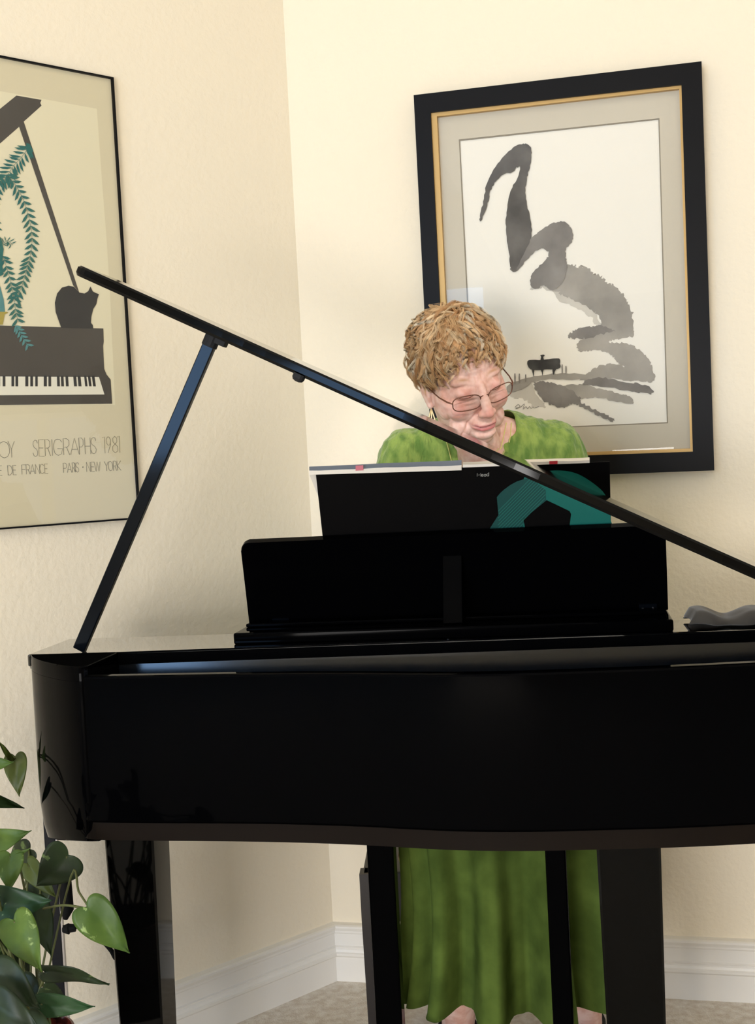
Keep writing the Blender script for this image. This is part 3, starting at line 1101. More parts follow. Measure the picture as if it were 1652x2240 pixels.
# sliding tray below it
bm = bmesh.new()
box(bm, ((bl + br) / 2, .105, .874), (br - bl, .125, .0185), MP)
bevel(bm, .003, 2)
tray = obj('desk_tray', bm, m_lacq, piano)
bm = bmesh.new()
box(bm, ((bl + br) / 2, .125, .8865), (br - bl - .01, .04, .006), MP)
bevel(bm, .002, 2)
obj('desk_rail', bm, m_lacq, tray)
# centre strut holding the desk
q0, q1 = hv(993, 1388, .075), hv(993, 1281, .10)
bm = bmesh.new()
ids = []
for (uu, vv, zz) in ((q0.x, .070, .884), (q1.x, .0985, .99)):
    for a, b in ((-.0155, 0), (.0155, 0), (.0155, .006), (-.0155, .006)):
        ids.append(bm.verts.new(MP @ Vector((uu + a, vv + b, zz))))
for f in ((0, 1, 2, 3), (4, 7, 6, 5), (0, 4, 5, 1), (1, 5, 6, 2), (2, 6, 7, 3), (3, 7, 4, 0)):
    bm.faces.new([ids[i] for i in f])
bevel(bm, .0012)
obj('desk_strut', bm, m_lacq, desk)

# ------------------------------------------------------------------ music in a folder on the desk
OFF = .020
m_folder = mat('folder_black', srgb(6, 5, 5), .6, .06)
m_teal = mat('folder_teal', srgb(8, 98, 88), .5, .35)
m_teal_d = mat('folder_dark_teal', srgb(6, 66, 62), .5, .35)
m_stripe = mat('folder_stripe', srgb(30, 104, 92), .5, .35)
fold = thing('music_folder', 'black folder with a teal football print standing open on the music desk', 'folder', desk_pt(.7, .89, OFF))


def fpl(px, py, off=0.0):
    """the folder's outer face under a pixel, off metres towards the camera"""
    p0 = desk_pt(.5, .9, OFF - off)
    n = (desk_pt(.5, .9, OFF) - desk_pt(.5, .9, OFF - .1)).normalized()
    return hit_plane(px, py, p0, n)


fn = (desk_pt(.5, .9, OFF) - desk_pt(.5, .9, OFF - .1)).normalized()
TLp, TRp, MT = fpl(691, 1037), fpl(1334, 1010), fpl(1021, 1023)
dn_l = (fpl(706, 1175) - TLp).normalized()
dn_r = (fpl(1337, 1150) - TRp).normalized()


def down(p, dn):
    return p + dn * ((p.z - .8895) / -dn.z)


dn_m = (dn_l + dn_r).normalized()
for nm, a, b, da, db in (('front_cover', MT, TRp, dn_m, dn_r), ('back_cover', TLp, MT, dn_l, dn_m)):
    bm = bmesh.new()
    q = [a, b, down(b, db), down(a, da)]
    ids = [bm.verts.new(p + fn * o) for o in (0, .0022) for p in q]
    for f in ((0, 1, 2, 3), (4, 7, 6, 5), (0, 4, 5, 1), (1, 5, 6, 2), (2, 6, 7, 3), (3, 7, 4, 0)):
        bm.faces.new([ids[i] for i in f])
    o = obj(nm, bm, m_folder, fold)
    if nm == 'front_cover':
        fcov = o


def Z8(pts):
    return [(1000 + x / 4.589, 1020 + y / 4.589) for x, y in pts]


def fshape(name, pts, m, off, n=1):
    bm = bmesh.new()
    q = [(p.x, p.y) for p in catmull([(x, y, 0) for x, y in Z8(pts)], n, True)] if n > 1 else Z8(pts)
    poly_flat(bm, [fpl(x, y, off) for x, y in q])
    return obj(name, bm, m, fcov)


fshape('ball_print', [(670, 128), (740, 105), (900, 50), (1080, 45), (1230, 85), (1380, 180), (1480, 275), (1530, 400), (1542, 540), (1540, 760), (700, 760), (660, 500)], m_teal, .0004, 4)
fshape('ball_panel', [(400, 310), (435, 268), (475, 232), (535, 188), (600, 153), (670, 130), (740, 114), (890, 240), (895, 375), (680, 520), (640, 700), (240, 760), (320, 640), (415, 490)], m_teal_d, .0006)
fshape('ball_pentagon', [(900, 340), (1130, 450), (1145, 480), (1120, 680), (700, 700), (665, 530)], m_folder, .0008)
bm = bmesh.new()
for k in range(30):
    x0 = 205 + k * 34
    # diagonal hatch, kept inside the ball's left half
    pts = []
    for t in range(0, 41):
        x, y = x0 + t * 14, 660 - t * 14
        inside = (x - 930) ** 2 / 725 ** 2 + (y - 740) ** 2 / 640 ** 2 < 1 and x < 895 and not (x > 665 and y > 340 + (900 - x) * .8)
        dark = (330 < x < 410 and y > 330) or (y > 490 and x < 322 + (645 - y) * .63) or y > 640
        if inside and not dark:
            pts.append((x, y))
    if len(pts) > 1:
        (xa, ya), (xb, yb) = Z8([pts[0]])[0], Z8([pts[-1]])[0]
        poly_flat(bm, [fpl(x, y, .0009) for x, y in ((xa - .5, ya - .5), (xb - .5, yb - .5), (xb + .5, yb + .5), (xa + .5, ya + .5))])
obj('ball_hatching', bm, m_stripe, fcov)
bm = bmesh.new()
letters(bm, [('M', 1044, 1052, 1042, 1035, 0), ('e', 1053, 1058, 1042, 1035, 0), ('a', 1059, 1064, 1042, 1035, 0), ('d', 1065, 1070, 1041.5, 1033.5, 0)], fpl, .00045, .0008)
obj('folder_lettering', bm, mat('print_white', srgb(170, 168, 160), .6, .2), fcov)

# sheets lying over the folder's top edge
m_sheet = mat('sheet_paper', srgb(232, 224, 210), .8, .2)
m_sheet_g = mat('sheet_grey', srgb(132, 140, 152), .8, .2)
m_pink = mat('pink_tab', srgb(205, 120, 130), .7, .2)
m_red = mat('red_mark', srgb(200, 60, 70), .7, .2)


def sheet(name, label, xs, yt, yb, mm, tabs, front=.0012):
    """a stack of pages: a thin slab standing behind the folder whose top leans over its upper edge"""
    t = thing(name, label, 'sheet music', fpl((xs[0] + xs[1]) / 2, yb[0], 0), None)
    bm = bmesh.new()
    n = 14
    top, lip, bot, botf = [], [], [], []
    for i in range(n + 1):
        f = i / n
        x = xs[0] + (xs[1] - xs[0]) * f
        y0 = yt[0] + (yt[1] - yt[0]) * f
        y1 = yb[0] + (yb[1] - yb[0]) * f
        w = .6 * math.sin(f * 9) + .4 * math.sin(f * 23)
        top.append(fpl(x, y0 + w * .5, -.012))
        lip.append(fpl(x, (y0 + y1) / 2 + w, .000 + front))
        bot.append(fpl(x, y1, front))
        botf.append(fpl(max(x, 700), y1 + (60 if x > 692 else 0), -.003) if x > 692 else fpl(x, y1, -.003))
    rows = [botf, top, lip, bot]
    R2 = [[bm.verts.new(p) for p in r] for r in rows]
    for a in range(3):
        for i in range(n):
            f_ = bm.faces.new((R2[a][i], R2[a][i + 1], R2[a + 1][i + 1], R2[a + 1][i]))
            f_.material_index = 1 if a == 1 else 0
    o = link_mesh('pages', bpy.data.meshes.new('pages'), None, t)
    bm.to_mesh(o.data)
    bm.free()
    for q in mm:
        o.data.materials.append(q)
    md = o.modifiers.new('thick', 'SOLIDIFY')
    md.thickness = .0012
    for x0, x1, f0, f1, m in tabs:
        bm = bmesh.new()
        yy = lambda x, f: yt[0] + (yt[1] - yt[0]) * (x - xs[0]) / (xs[1] - xs[0]) + f * 14
        poly_flat(bm, [fpl(x0, yy(x0, f0), front + .0022), fpl(x1, yy(x1, f0), front + .0022), fpl(x1, yy(x1, f1), front + .0022), fpl(x0, yy(x0, f1), front + .0022)])
        obj('tab', bm, m, o)
    return t


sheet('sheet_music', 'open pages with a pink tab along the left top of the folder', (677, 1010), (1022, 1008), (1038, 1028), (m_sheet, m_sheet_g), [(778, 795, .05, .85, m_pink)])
sheet('sheet_music', 'cream pages with a red mark along the right top of the folder', (1013, 1290), (1012, 1002), (1022, 1012), (m_sheet, m_sheet), [(1202, 1220, .25, .75, m_red)])

# ------------------------------------------------------------------ black cloth on the piano's bass end
bm = bmesh.new()
nx, ny = 60, 10
rows = []
for j in range(ny + 1):
    r = []
    for i in range(nx + 1):
        u = 1.045 + .165 * i / nx
        v = .065 + .085 * j / ny
        z = .8695 + .010 * min(1, i / 3) + .004 * math.sin(i * .24) + .003 * math.sin(i * .17 + 1) + .006 * math.sin(PI * j / ny)
        if j == 0:
            z = .8682 + (.004 * max(0, math.sin(i * .16 + .8)))
        if j == ny:
            z = .869
        r.append(bm.verts.new(MP @ Vector((u + .004 * math.sin(j), v + .004 * math.sin(i * .33 + 1), z))))
    rows.append(r)
for j in range(ny):
    for i in range(nx):
        bm.faces.new((rows[j][i], rows[j][i + 1], rows[j + 1][i + 1], rows[j + 1][i]))
m_cloth = mat('dark_cloth', srgb(78, 72, 64), .85, .25, sheen=.4)
cl = obj('cloth', bm, m_cloth, None, smooth=True)
md = cl.modifiers.new('thick', 'SOLIDIFY')
md.thickness = .002
md.offset = 1
tag(cl, 'dark folded cloth with wavy edges lying on the right end of the piano', 'cloth')

# ------------------------------------------------------------------ the pianist
def evaluated(bm, voxel, smooth, fac=0.5):
    """closed shapes fused into one skin by a voxel remesh; returns a plain mesh"""
    me = bpy.data.meshes.new('fuse')
    bm.to_mesh(me)
    bm.free()
    o = bpy.data.objects.new('fuse', me)
    COL.objects.link(o)
    r = o.modifiers.new('r', 'REMESH')
    r.mode = 'VOXEL'
    r.voxel_size = voxel
    if smooth:
        s = o.modifiers.new('s', 'SMOOTH')
        s.factor = fac
        s.iterations = smooth
    dg = bpy.context.evaluated_depsgraph_get()
    dg.update()
    out = bpy.data.meshes.new_from_object(o.evaluated_get(dg))
    bpy.data.objects.remove(o)
    return out


def limb(bm, pts, rads, seg=20):
    """round-ended tapered limb through the joints"""
    pts = [Vector(p) for p in pts]
    c = catmull(pts, 5)
    rr = []
    n = len(pts)
    for i in range(n - 1):
        for k in range(5):
            t = k / 5
            t = t * t * (3 - 2 * t)
            rr.append(rads[i] * (1 - t) + rads[i + 1] * t)
    rr.append(rads[-1])
    d0 = (c[0] - c[1]).normalized()
    d1 = (c[-1] - c[-2]).normalized()
    pre = [(c[0] + d0 * rr[0] * math.sin(a), rr[0] * math.cos(a)) for a in (1.45, 1.1, .75, .4)]
    aft = [(c[-1] + d1 * rr[-1] * math.sin(a), rr[-1] * math.cos(a)) for a in (.4, .75, 1.1, 1.45)]
    P = [p for p, _ in pre] + c + [p for p, _ in aft]
    Rr = [r for _, r in pre] + rr + [r for _, r in aft]
    tube(bm, P, Rr, seg)


HC = hit_y(1009, 817, 2.31)
HR = (Euler((0, math.radians(-15), 0)).to_matrix() @ Euler((0, 0, math.radians(16))).to_matrix() @ Euler((math.radians(31), 0, 0)).to_matrix()).to_4x4()
HS = .965
HM = Matrix.Translation(HC) @ HR @ Matrix.Scale(HS, 4)
HMI = HM.inverted()

person = thing('person', 'woman with short curly ginger hair and glasses in a green dress playing the piano', 'person', (.2, 2.4, 0))

bm = bmesh.new()
# head
E = lambda c, r: ellipsoid(bm, c, r, HM, 28, 18)
E((0, .014, .036), (.069, .090, .078))
E((0, -.028, -.020), (.0625, .060, .080))
E((0, -.046, -.078), (.041, .042, .034))
E((0, -.074, -.099), (.019, .018, .014))
for s in (-1, 1):
    E((s * .037, -.058, -.034), (.025, .024, .026))
    E((s * .028, -.061, .019), (.023, .014, .012))
    E((s * .031, -.068, -.002), (.0155, .0145, .0120))
    E((s * .034, -.050, -.075), (.021, .024, .026))
    E((s * .056, -.030, -.03), (.012, .030, .035))
    # ear
    E((s * .071, .004, -.018), (.007, .016, .029))
    E((s * .074, .012, -.012), (.005, .014, .022))
    E((s * .070, -.002, -.042), (.006, .008, .010))
    E((s * .0105, -.099, -.040), (.0075, .009, .0075))
for t in range(7):
    f = t / 6
    E((0, -.080 - .026 * f, .008 - .046 * f), (.0085 + .0025 * f, .010, .009))
E((0, -.107, -.037), (.0095, .0085, .0085))
E((0, -.079, -.064), (.027, .020, .020))
E((0, -.0965, -.0635), (.019, .0060, .0046))
E((0, -.0950, -.0725), (.017, .0060, .0052))
E((0, -.082, -.088), (.022, .016, .012))
# neck, torso
nb = Vector((.200, 2.435, 1.15))
nt_ = HM @ Vector((0, .030, -.055))
limb(bm, [nb, (nb + nt_) / 2 + Vector((0, .01, .005)), nt_], [.062, .052, .050])
limb(bm, [HM @ Vector((0, -.03, -.085)), nb + Vector((0, -.045, -.01))], [.034, .045])
G = lambda c, r: ellipsoid(bm, c, r, None, 28, 18)
G((.203, 2.46, 1.02), (.150, .095, .16))
G((.203, 2.455, 1.135), (.145, .065, .055))
G((.203, 2.46, .80), (.140, .100, .20))
G((.203, 2.47, .58), (.165, .115, .10))
for s in (-1, 1):
    G((.203 + s * .065, 2.385, 1.00), (.055, .045, .055))
G((.203, 2.440, 1.176), (.098, .062, .048))
# arms and hands
for s in (-1, 1):
    sh = Vector((.203 + s * .140, 2.455, 1.145))
    el = Vector((.203 + s * .205, 2.42, .905))
    wr = Vector((.203 + s * .125, 2.285, .800))
    limb(bm, [sh, sh.lerp(el, .5), el, el.lerp(wr, .45), wr], [.047, .041, .034, .032, .022])
    pm = wr + Vector((-s * .006, -.050, -.004))
    ellipsoid(bm, pm, (.036, .044, .0135))
    limb(bm, [wr, pm], [.021, .018], 12)
    for k, (dx, ln) in enumerate(((-.028, .062), (-.010, .074), (.010, .070), (.028, .054))):
        b0 = pm + Vector((dx, -.030, .002))
        b1 = b0 + Vector((dx * .15, -ln * .42, .010))
        b2 = b1 + Vector((dx * .08, -ln * .26, -.016))
        b3 = b2 + Vector((0, -ln * .08, -.022))
        limb(bm, [b0, b1, b2, b3], [.0088, .0082, .0074, .0064], 10)
    t0 = pm + Vector((-s * .026, .018, -.002))
    limb(bm, [t0, t0 + Vector((-s * .020, -.022, -.004)), t0 + Vector((-s * .026, -.050, -.018))], [.0115, .0095, .0078], 10)
# legs and feet
ank = {-1: hit_y(1003, 2262, 2.33), 1: hit_y(1282, 2240, 2.33)}
for s in (-1, 1):
    hp = Vector((.203 + s * .085, 2.46, .55))
    kn = Vector((.203 + s * .095, 2.12, .515))
    an = ank[s]
    an = Vector((an.x, an.y, .085))
    limb(bm, [hp, hp.lerp(kn, .5) - Vector((0, 0, .006)), kn], [.080, .066, .052])
    limb(bm, [kn, kn.lerp(an, .35) + Vector((0, .018, 0)), kn.lerp(an, .75), an], [.050, .052, .033, .030])
    he = an + Vector((0, .022, -.052))
    ba = an + Vector((s * .008, -.115, -.058))
    limb(bm, [he, an + Vector((0, -.02, -.028)), an + Vector((s * .004, -.075, -.046)), ba], [.025, .030, .027, .020])
    for k in range(5):
        x = (k - 2) * .0155 * s
        ln = (.050, .046, .041, .036, .030)[k]
        q = ba + Vector((-x, .010 + .004 * k, -.004))
        limb(bm, [q, q + Vector((0, -ln * .6, .001)), q + Vector((0, -ln, -.004))], [.0105 - .001 * k, .009 - .0009 * k, .0075 - .0008 * k], 10)
body_me = evaluated(bm, .0023, 3, .5)

# fine modelling of the face, in head coordinates
nv = len(body_me.vertices)
co = np.empty(nv * 3)
body_me.vertices.foreach_get('co', co)
co = co.reshape(-1, 3)
Mi = np.array(HMI)
loc = co @ Mi[:3, :3].T + Mi[:3, 3]
x, y, z = loc[:, 0], loc[:, 1], loc[:, 2]
face = (np.abs(x) < .085) & (y < -.02) & (z > -.13) & (z < .10)
gs = lambda x0, z0, sx, sz: np.exp(-((x - x0) / sx) ** 2 - ((z - z0) / sz) ** 2)
dy = np.zeros(nv)
ax = np.abs(x)
mz = -.0682 + 3.2 * x * x                                             # the mouth line curves up in a smile
inm = 1 / (1 + np.exp((ax - .0235) / .0018))
dy += .0042 * np.exp(-((z - mz) / .0016) ** 2) * inm                   # groove between the lips
dy += .0022 * gs(.026, -.064, .004, .005) + .0022 * gs(-.026, -.064, .004, .005)
fold = lambda zz: .0155 + (-.044 - zz) * .62                           # nose-to-mouth folds
dy += .0030 * np.exp(-((ax - fold(z)) / .0028) ** 2) * np.exp(-((z + .060) / .019) ** 2)
dy -= .0022 * np.exp(-((ax - fold(z) - .008) / .006) ** 2) * np.exp(-((z + .055) / .018) ** 2)
dy += .0030 * np.exp(-((ax - .0255 - (-.083 - z) * .1) / .0025) ** 2) * np.exp(-((z + .086) / .010) ** 2)
dy += .0020 * np.exp(-((ax - .031) / .017) ** 2) * np.exp(-((z - .0125 + 9 * (ax - .031) ** 2) / .0024) ** 2)   # lid crease
dy += .0030 * np.exp(-((ax - .031) / .015) ** 2) * np.exp(-((z + .0155 - 8 * (ax - .031) ** 2) / .0030) ** 2)   # under the eye
dy += .0016 * np.exp(-((ax - .034) / .017) ** 2) * np.exp(-((z + .0245 - 7 * (ax - .034) ** 2) / .0026) ** 2)
dy += .0022 * gs(.0062, .026, .0016, .008) + .0018 * gs(-.0062, .024, .0016, .008)        # frown lines
for zz, am in ((.040, .0010), (.049, .0010), (.058, .0008)):
    dy += am * np.exp(-((z - zz - .002 * np.sin(x * 130)) / .0016) ** 2) * np.exp(-(x / .034) ** 2)
dy += .0018 * np.exp(-((ax - .0115) / .0035) ** 2) * np.exp(-((z + .0475) / .0025) ** 2)   # nostrils
dy += .0016 * gs(0, -.0555, .0026, .0050)
dy += .0022 * np.exp(-((z + .0815) / .0032) ** 2) * np.exp(-(x / .016) ** 2)              # under the lower lip
for k in range(4):
    dy += .0009 * np.exp(-((ax - .058 - .002 * k) / .008) ** 2) * np.exp(-((z - .004 + .0055 * k) / .0014) ** 2)
loc[:, 1] += np.where(face, dy, 0)
M4 = np.array(HM)
co = loc @ M4[:3, :3].T + M4[:3, 3]
body_me.vertices.foreach_set('co', co.ravel())
# skin colouring: lips, blush, brows, age spots
lips = inm * (np.exp(-((z - mz - .0030) / .0030) ** 2) + np.exp(-((z - mz + .0040) / .0036) ** 2)) * (y < -.075)
blush = .55 * np.exp(-((ax - .045) / .018) ** 2 - ((z + .030) / .018) ** 2) + .6 * np.exp(-(x / .014) ** 2 - ((z + .036) / .012) ** 2) + .5 * np.exp(-((ax - .031) / .016) ** 2 - ((z + .001) / .008) ** 2)
brow = np.exp(-((ax - .031) / .014) ** 2) * np.exp(-((z - .0255 + 12 * (ax - .034) ** 2) / .0028) ** 2) * (y < -.05)
tint = np.zeros((nv, 4))
tint[:, 3] = 1
tint[:, 0] = np.clip(np.where(face, lips, 0), 0, 1)
tint[:, 1] = np.clip(np.where(face, blush, 0), 0, 1)
tint[:, 2] = np.clip(np.where(face, brow, 0), 0, 1)
at = body_me.color_attributes.new('complexion', 'FLOAT_COLOR', 'POINT')
at.data.foreach_set('color', tint.ravel())

m_skin = mat('skin', srgb(232, 190, 174), .48, .4)
nt, b = nodes(m_skin)
b.inputs['Subsurface Weight'].default_value = .15
b.inputs['Subsurface Radius'].default_value = (.010, .004, .002)
vc = nt.nodes.new('ShaderNodeVertexColor')
vc.layer_name = 'complexion'
sp_ = nt.nodes.new('ShaderNodeSeparateColor')
nt.links.new(vc.outputs[0], sp_.inputs[0])
n, r = noise_color(m_skin, srgb(222, 172, 154), srgb(240, 204, 190), 60, 5, lo=.35, hi=.6)
prev = r.outputs[0]
for i, c in enumerate((srgb(198, 114, 114), srgb(226, 150, 140), srgb(190, 146, 112))):
    mx = nt.nodes.new('ShaderNodeMix')
    mx.data_type = 'RGBA'
    nt.links.new(sp_.outputs[i], mx.inputs['Factor'])
    nt.links.new(prev, mx.inputs[6])
    mx.inputs[7].default_value = (*c, 1)
    prev = mx.outputs[2]
nt.links.new(prev, b.inputs['Base Color'])
bump(m_skin, 420, .25, .0008, 4)
body = link_mesh('body', body_me, m_skin, person, smooth=True)

# closed lids: a line of lashes on each eye
m_lash = mat('lashes', srgb(120, 76, 62), .7, .2)
for s in (-1, 1):
    bm = bmesh.new()
    pts = []
    for k in range(11):
        a = -1 + 2 * k / 10
        xx = s * .031 + a * .0145
        zz = -.0085 + .0042 * a * a
        p0 = HM @ Vector((xx, -.16, zz))
        dr = (HM @ Vector((xx, 0, zz)) - p0).normalized()
        pts.append((p0, dr))
    from mathutils.bvhtree import BVHTree
    if s == -1:
        bvh = BVHTree.FromPolygons([Vector(c_) for c_ in co], [tuple(p.vertices) for p in body_me.polygons])
    P = []
    for p0, dr in pts:
        h = bvh.ray_cast(p0, dr)
        if h[0] is not None:
            P.append(h[0] - dr * .0003)
    tube(bm, P, [.0002] + [.0006] * (len(P) - 2) + [.0002], 6)
    obj('lashes', bm, m_lash, body)

# glasses
m_rimg = mat('bronze_rim', srgb(112, 74, 58), .35, .5, metal=.5)
m_lens = glass_mat('lens')
glasses = obj('glasses', bmesh.new(), None, person)
GZ, GY = -.0130, -.095
bm = bmesh.new()


def lens_outline(s, grow=0.0):
    out = []
    for k in range(28):
        a = 2 * PI * k / 28
        ca, sa = math.cos(a), math.sin(a)
        w, h = .0265 + grow, .0150 + grow
        x_ = w * math.copysign(abs(ca) ** .62, ca)
        z_ = h * math.copysign(abs(sa) ** .72, sa)
        z_ += .0015 * (x_ / w) * 1
        X = .0340 + x_
        out.append((s * X, GY + .55 * X * X * 4 + (0.0009 if z_ < 0 else 0), GZ + z_ + .0008))
    return out


for s in (-1, 1):
    o_ = [HM @ Vector(p) for p in lens_outline(s)]
    tube(bm, o_ + [o_[0]], .00095, 8, cap=False)
    hx = .0605 * s
    tube(bm, [HM @ Vector(p) for p in ((hx, GY + .0065, GZ + .006), (s * .0665, GY + .018, GZ + .007), (s * .0715, GY + .040, GZ + .008), (s * .0755, GY + .085, GZ + .012), (s * .0765, GY + .105, GZ + .004), (s * .075, GY + .114, GZ - .014))],
         [.0011, .0016, .0013, .0012, .0012, .0014], 8)
    for q in (1,):
        tube(bm, [HM @ Vector((s * .0085, GY + .001, GZ + .001)), HM @ Vector((s * .0078, GY + .006, GZ - .003)), HM @ Vector((s * .0098, GY + .010, GZ - .005))], .0006, 6)
tube(bm, [HM @ Vector((-.0085, GY + .0005, GZ + .006)), HM @ Vector((-.004, GY - .001, GZ + .0085)), HM @ Vector((.004, GY - .001, GZ + .0085)), HM @ Vector((.0085, GY + .0005, GZ + .006))], .0010, 8)
bpy.data.objects.remove(glasses)
glasses = obj('glasses', bm, m_rimg, person, smooth=True)
for s in (-1, 1):
    bm = bmesh.new()
    vs = [bm.verts.new(HM @ Vector(p)) for p in lens_outline(s, -.0006)]
    bm.faces.new(vs)
    obj('lens', bm, m_lens, glasses)

# dangling earring on the ear at the left of the picture
m_ear = mat('pale_gold', srgb(232, 212, 164), .3, .5, metal=.6)
lobe = hit_y(945, 880, (HM @ Vector((-.073, -.002, -.052))).y)
bm = bmesh.new()
tube(bm, [lobe, lobe + Vector((-.002, -.004, -.004)), lobe + Vector((-.002, -.004, -.010))], .0007, 6)
for k, (a, b_) in enumerate(((-.006, -.030), (.0, -.033), (.006, -.029))):
    p = lobe + Vector((-.002, -.004, -.009))
    tube(bm, [p, p + Vector((a * .4, 0, b_ * .35)), p + Vector((a, 0, b_ * .8)), p + Vector((a * .9, 0, b_))], [.0005, .0012, .0014, .0005], 8)
obj('earring', bm, m_ear, person, smooth=True)

# ------------------------------------------------------------------ hair: locks of strands over the scalp
m_hair = mat('ginger_hair', srgb(190, 140, 88), .42, .35)
nt, b = nodes(m_hair)
vc = nt.nodes.new('ShaderNodeVertexColor')
vc.layer_name = 'strand'
nt.links.new(vc.outputs[0], b.inputs['Base Color'])
hr = random.Random(11)
hv_, hf_, hc_ = [], [], []
SCC, SCR = Vector((0, .016, .034)), Vector((.0710, .092, .081))


def scalp(az, el):
    """az 0 = face side, el 90 = crown"""
    d = Vector((math.sin(az) * math.cos(el), -math.cos(az) * math.cos(el), math.sin(el)))
    return SCC + Vector((d.x * SCR.x, d.y * SCR.y, d.z * SCR.z)), Vector((d.x / SCR.x, d.y / SCR.y, d.z / SCR.z)).normalized()


def hairline(az):
    a = abs(math.degrees(math.atan2(math.sin(az), math.cos(az))))
    pts = [(0, 27), (25, 24), (45, 14), (62, -2), (80, -22), (95, -30), (120, -42), (180, -48)]
    for (a0, e0), (a1, e1) in zip(pts, pts[1:]):
        if a <= a1:
            return math.radians(e0 + (e1 - e0) * (a - a0) / (a1 - a0))
    return math.radians(-48)


CROWN = Vector((.01, .045, .125))
tones = [srgb(236, 200, 150), srgb(224, 182, 130), srgb(246, 220, 178), srgb(200, 154, 104), srgb(252, 238, 212), srgb(214, 168, 118)]


def add_strand(P, r0, col):
    base = len(hv_)
    n_ = len(P)
    for i, p in enumerate(P):
        t = (P[min(i + 1, n_ - 1)] - P[max(i - 1, 0)])
        t = t.normalized() if t.length > 1e-8 else Vector((0, 0, 1))
        u_ = t.orthogonal().normalized()
        w_ = t.cross(u_)
        rr = r0 * (1 - .75 * (i / (n_ - 1)) ** 2)
        for k in range(3):
            a = 2 * PI * k / 3
            hv_.append(HM @ (p + (u_ * math.cos(a) + w_ * math.sin(a)) * rr))
            sh_ = .85 + .15 * i / (n_ - 1)
            hc_.append((col[0] * sh_, col[1] * sh_, col[2] * sh_, 1))
    for i in range(n_ - 1):
        for k in range(3):
            hf_.append((base + 3 * i + k, base + 3 * i + (k + 1) % 3, base + 3 * i + 3 + (k + 1) % 3, base + 3 * i + 3 + k))


nl = 0
while nl < 760:
    az = hr.uniform(-PI, PI)
    el = math.asin(hr.uniform(-.75, 1))
    if el < hairline(az):
        continue
    nl += 1
    p, n_ = scalp(az, el)
    out_ = (p - CROWN)
    tg = (out_ - n_ * out_.dot(n_))
    tg = tg.normalized() if tg.length > 1e-3 else Vector((1, 0, 0))
    side = n_.cross(tg)
    rot = 2.2 * noise.noise(Vector(p) * 16) + hr.gauss(0, .38)
    flow = tg * math.cos(rot) + side * math.sin(rot)
    edge = max(0, min(1, (el - hairline(az)) / .5))
    L = hr.uniform(.040, .074) * (.55 + .45 * edge)
    lift = hr.uniform(.007, .019) * (.6 + .4 * edge)
    front = max(0, -n_.y)
    curlr = hr.uniform(.002, .0085)
    curln = hr.uniform(.5, 1.5)
    ph = hr.uniform(0, 2 * PI)
    tone = tones[hr.choice((0, 0, 0, 1, 1, 2, 2, 3, 4, 5))]
    N = 10
    spine = []
    q = p.copy()
    for i in range(N):
        t = i / (N - 1)
        # ride on the scalp surface, lifted
        d = q - SCC
        k_ = math.sqrt((d.x / SCR.x) ** 2 + (d.y / SCR.y) ** 2 + (d.z / SCR.z) ** 2)
        s_ = SCC + d / k_
        nn_ = Vector((d.x / SCR.x ** 2, d.y / SCR.y ** 2, d.z / SCR.z ** 2)).normalized()
        h_ = lift * math.sin(min(1, t * 1.25) * PI * .62) + .001
        a = ph + curln * 2 * PI * t
        sd = nn_.cross(flow)
        spine.append(s_ + nn_ * (h_ + curlr * t * math.sin(a)) + sd * curlr * t * 1.4 * math.cos(a))
        flow = (flow - nn_ * flow.dot(nn_)).normalized()
        flow = (flow + Vector((0, 0, -.10))).normalized()
        q = s_ + flow * (L / N)
    wd = hr.uniform(.0026, .0058)
    for j in range(30):
        ox, oy = hr.gauss(0, wd * .5), hr.gauss(0, wd * .32)
        br = hr.uniform(.82, 1.15)
        col = tuple(min(1, c_ * br) for c_ in tone)
        ex = hr.uniform(.75, 1.1)
        P = []
        for i, sp0 in enumerate(spine):
            t = i / (N - 1)
            if t > ex:
                break
            w_ = (.6 + .6 * math.sin(PI * min(1, t))) * (1 - .35 * t)
            P.append(sp0 + side * (ox * w_) + n_ * (oy * w_) + Vector((hr.gauss(0, .00009), hr.gauss(0, .00009), hr.gauss(0, .00009))))
        if len(P) > 3:
            add_strand(P, hr.uniform(.00020, .00038), col)
# loose flyaway strands
for j in range(420):
    az = hr.uniform(-PI, PI)
    el = math.asin(hr.uniform(-.6, 1))
    if el < hairline(az) - .05:
        continue
    p, n_ = scalp(az, el)
    out_ = p - CROWN
    tg = (out_ - n_ * out_.dot(n_)).normalized() if (out_ - n_ * out_.dot(n_)).length > 1e-3 else Vector((1, 0, 0))
    side = n_.cross(tg)
    rot = hr.gauss(0, 1.0)
    flow = tg * math.cos(rot) + side * math.sin(rot)
    L = hr.uniform(.015, .034)
    P = []
    ph = hr.uniform(0, 6)
    for i in range(7):
        t = i / 6
        P.append(p + n_ * (.010 + L * .42 * t * (1.3 - t)) + flow * L * t + side * .004 * math.sin(ph + 4 * t))
    add_strand(P, .00016, tones[hr.choice((0, 2, 4))])
me = bpy.data.meshes.new('hair')
me.from_pydata([tuple(v_) for v_ in hv_], [], hf_)
ca = me.color_attributes.new('strand', 'FLOAT_COLOR', 'POINT')
ca.data.foreach_set('color', [c_ for q in hc_ for c_ in q])
hair = link_mesh('hair', me, m_hair, person, smooth=True)
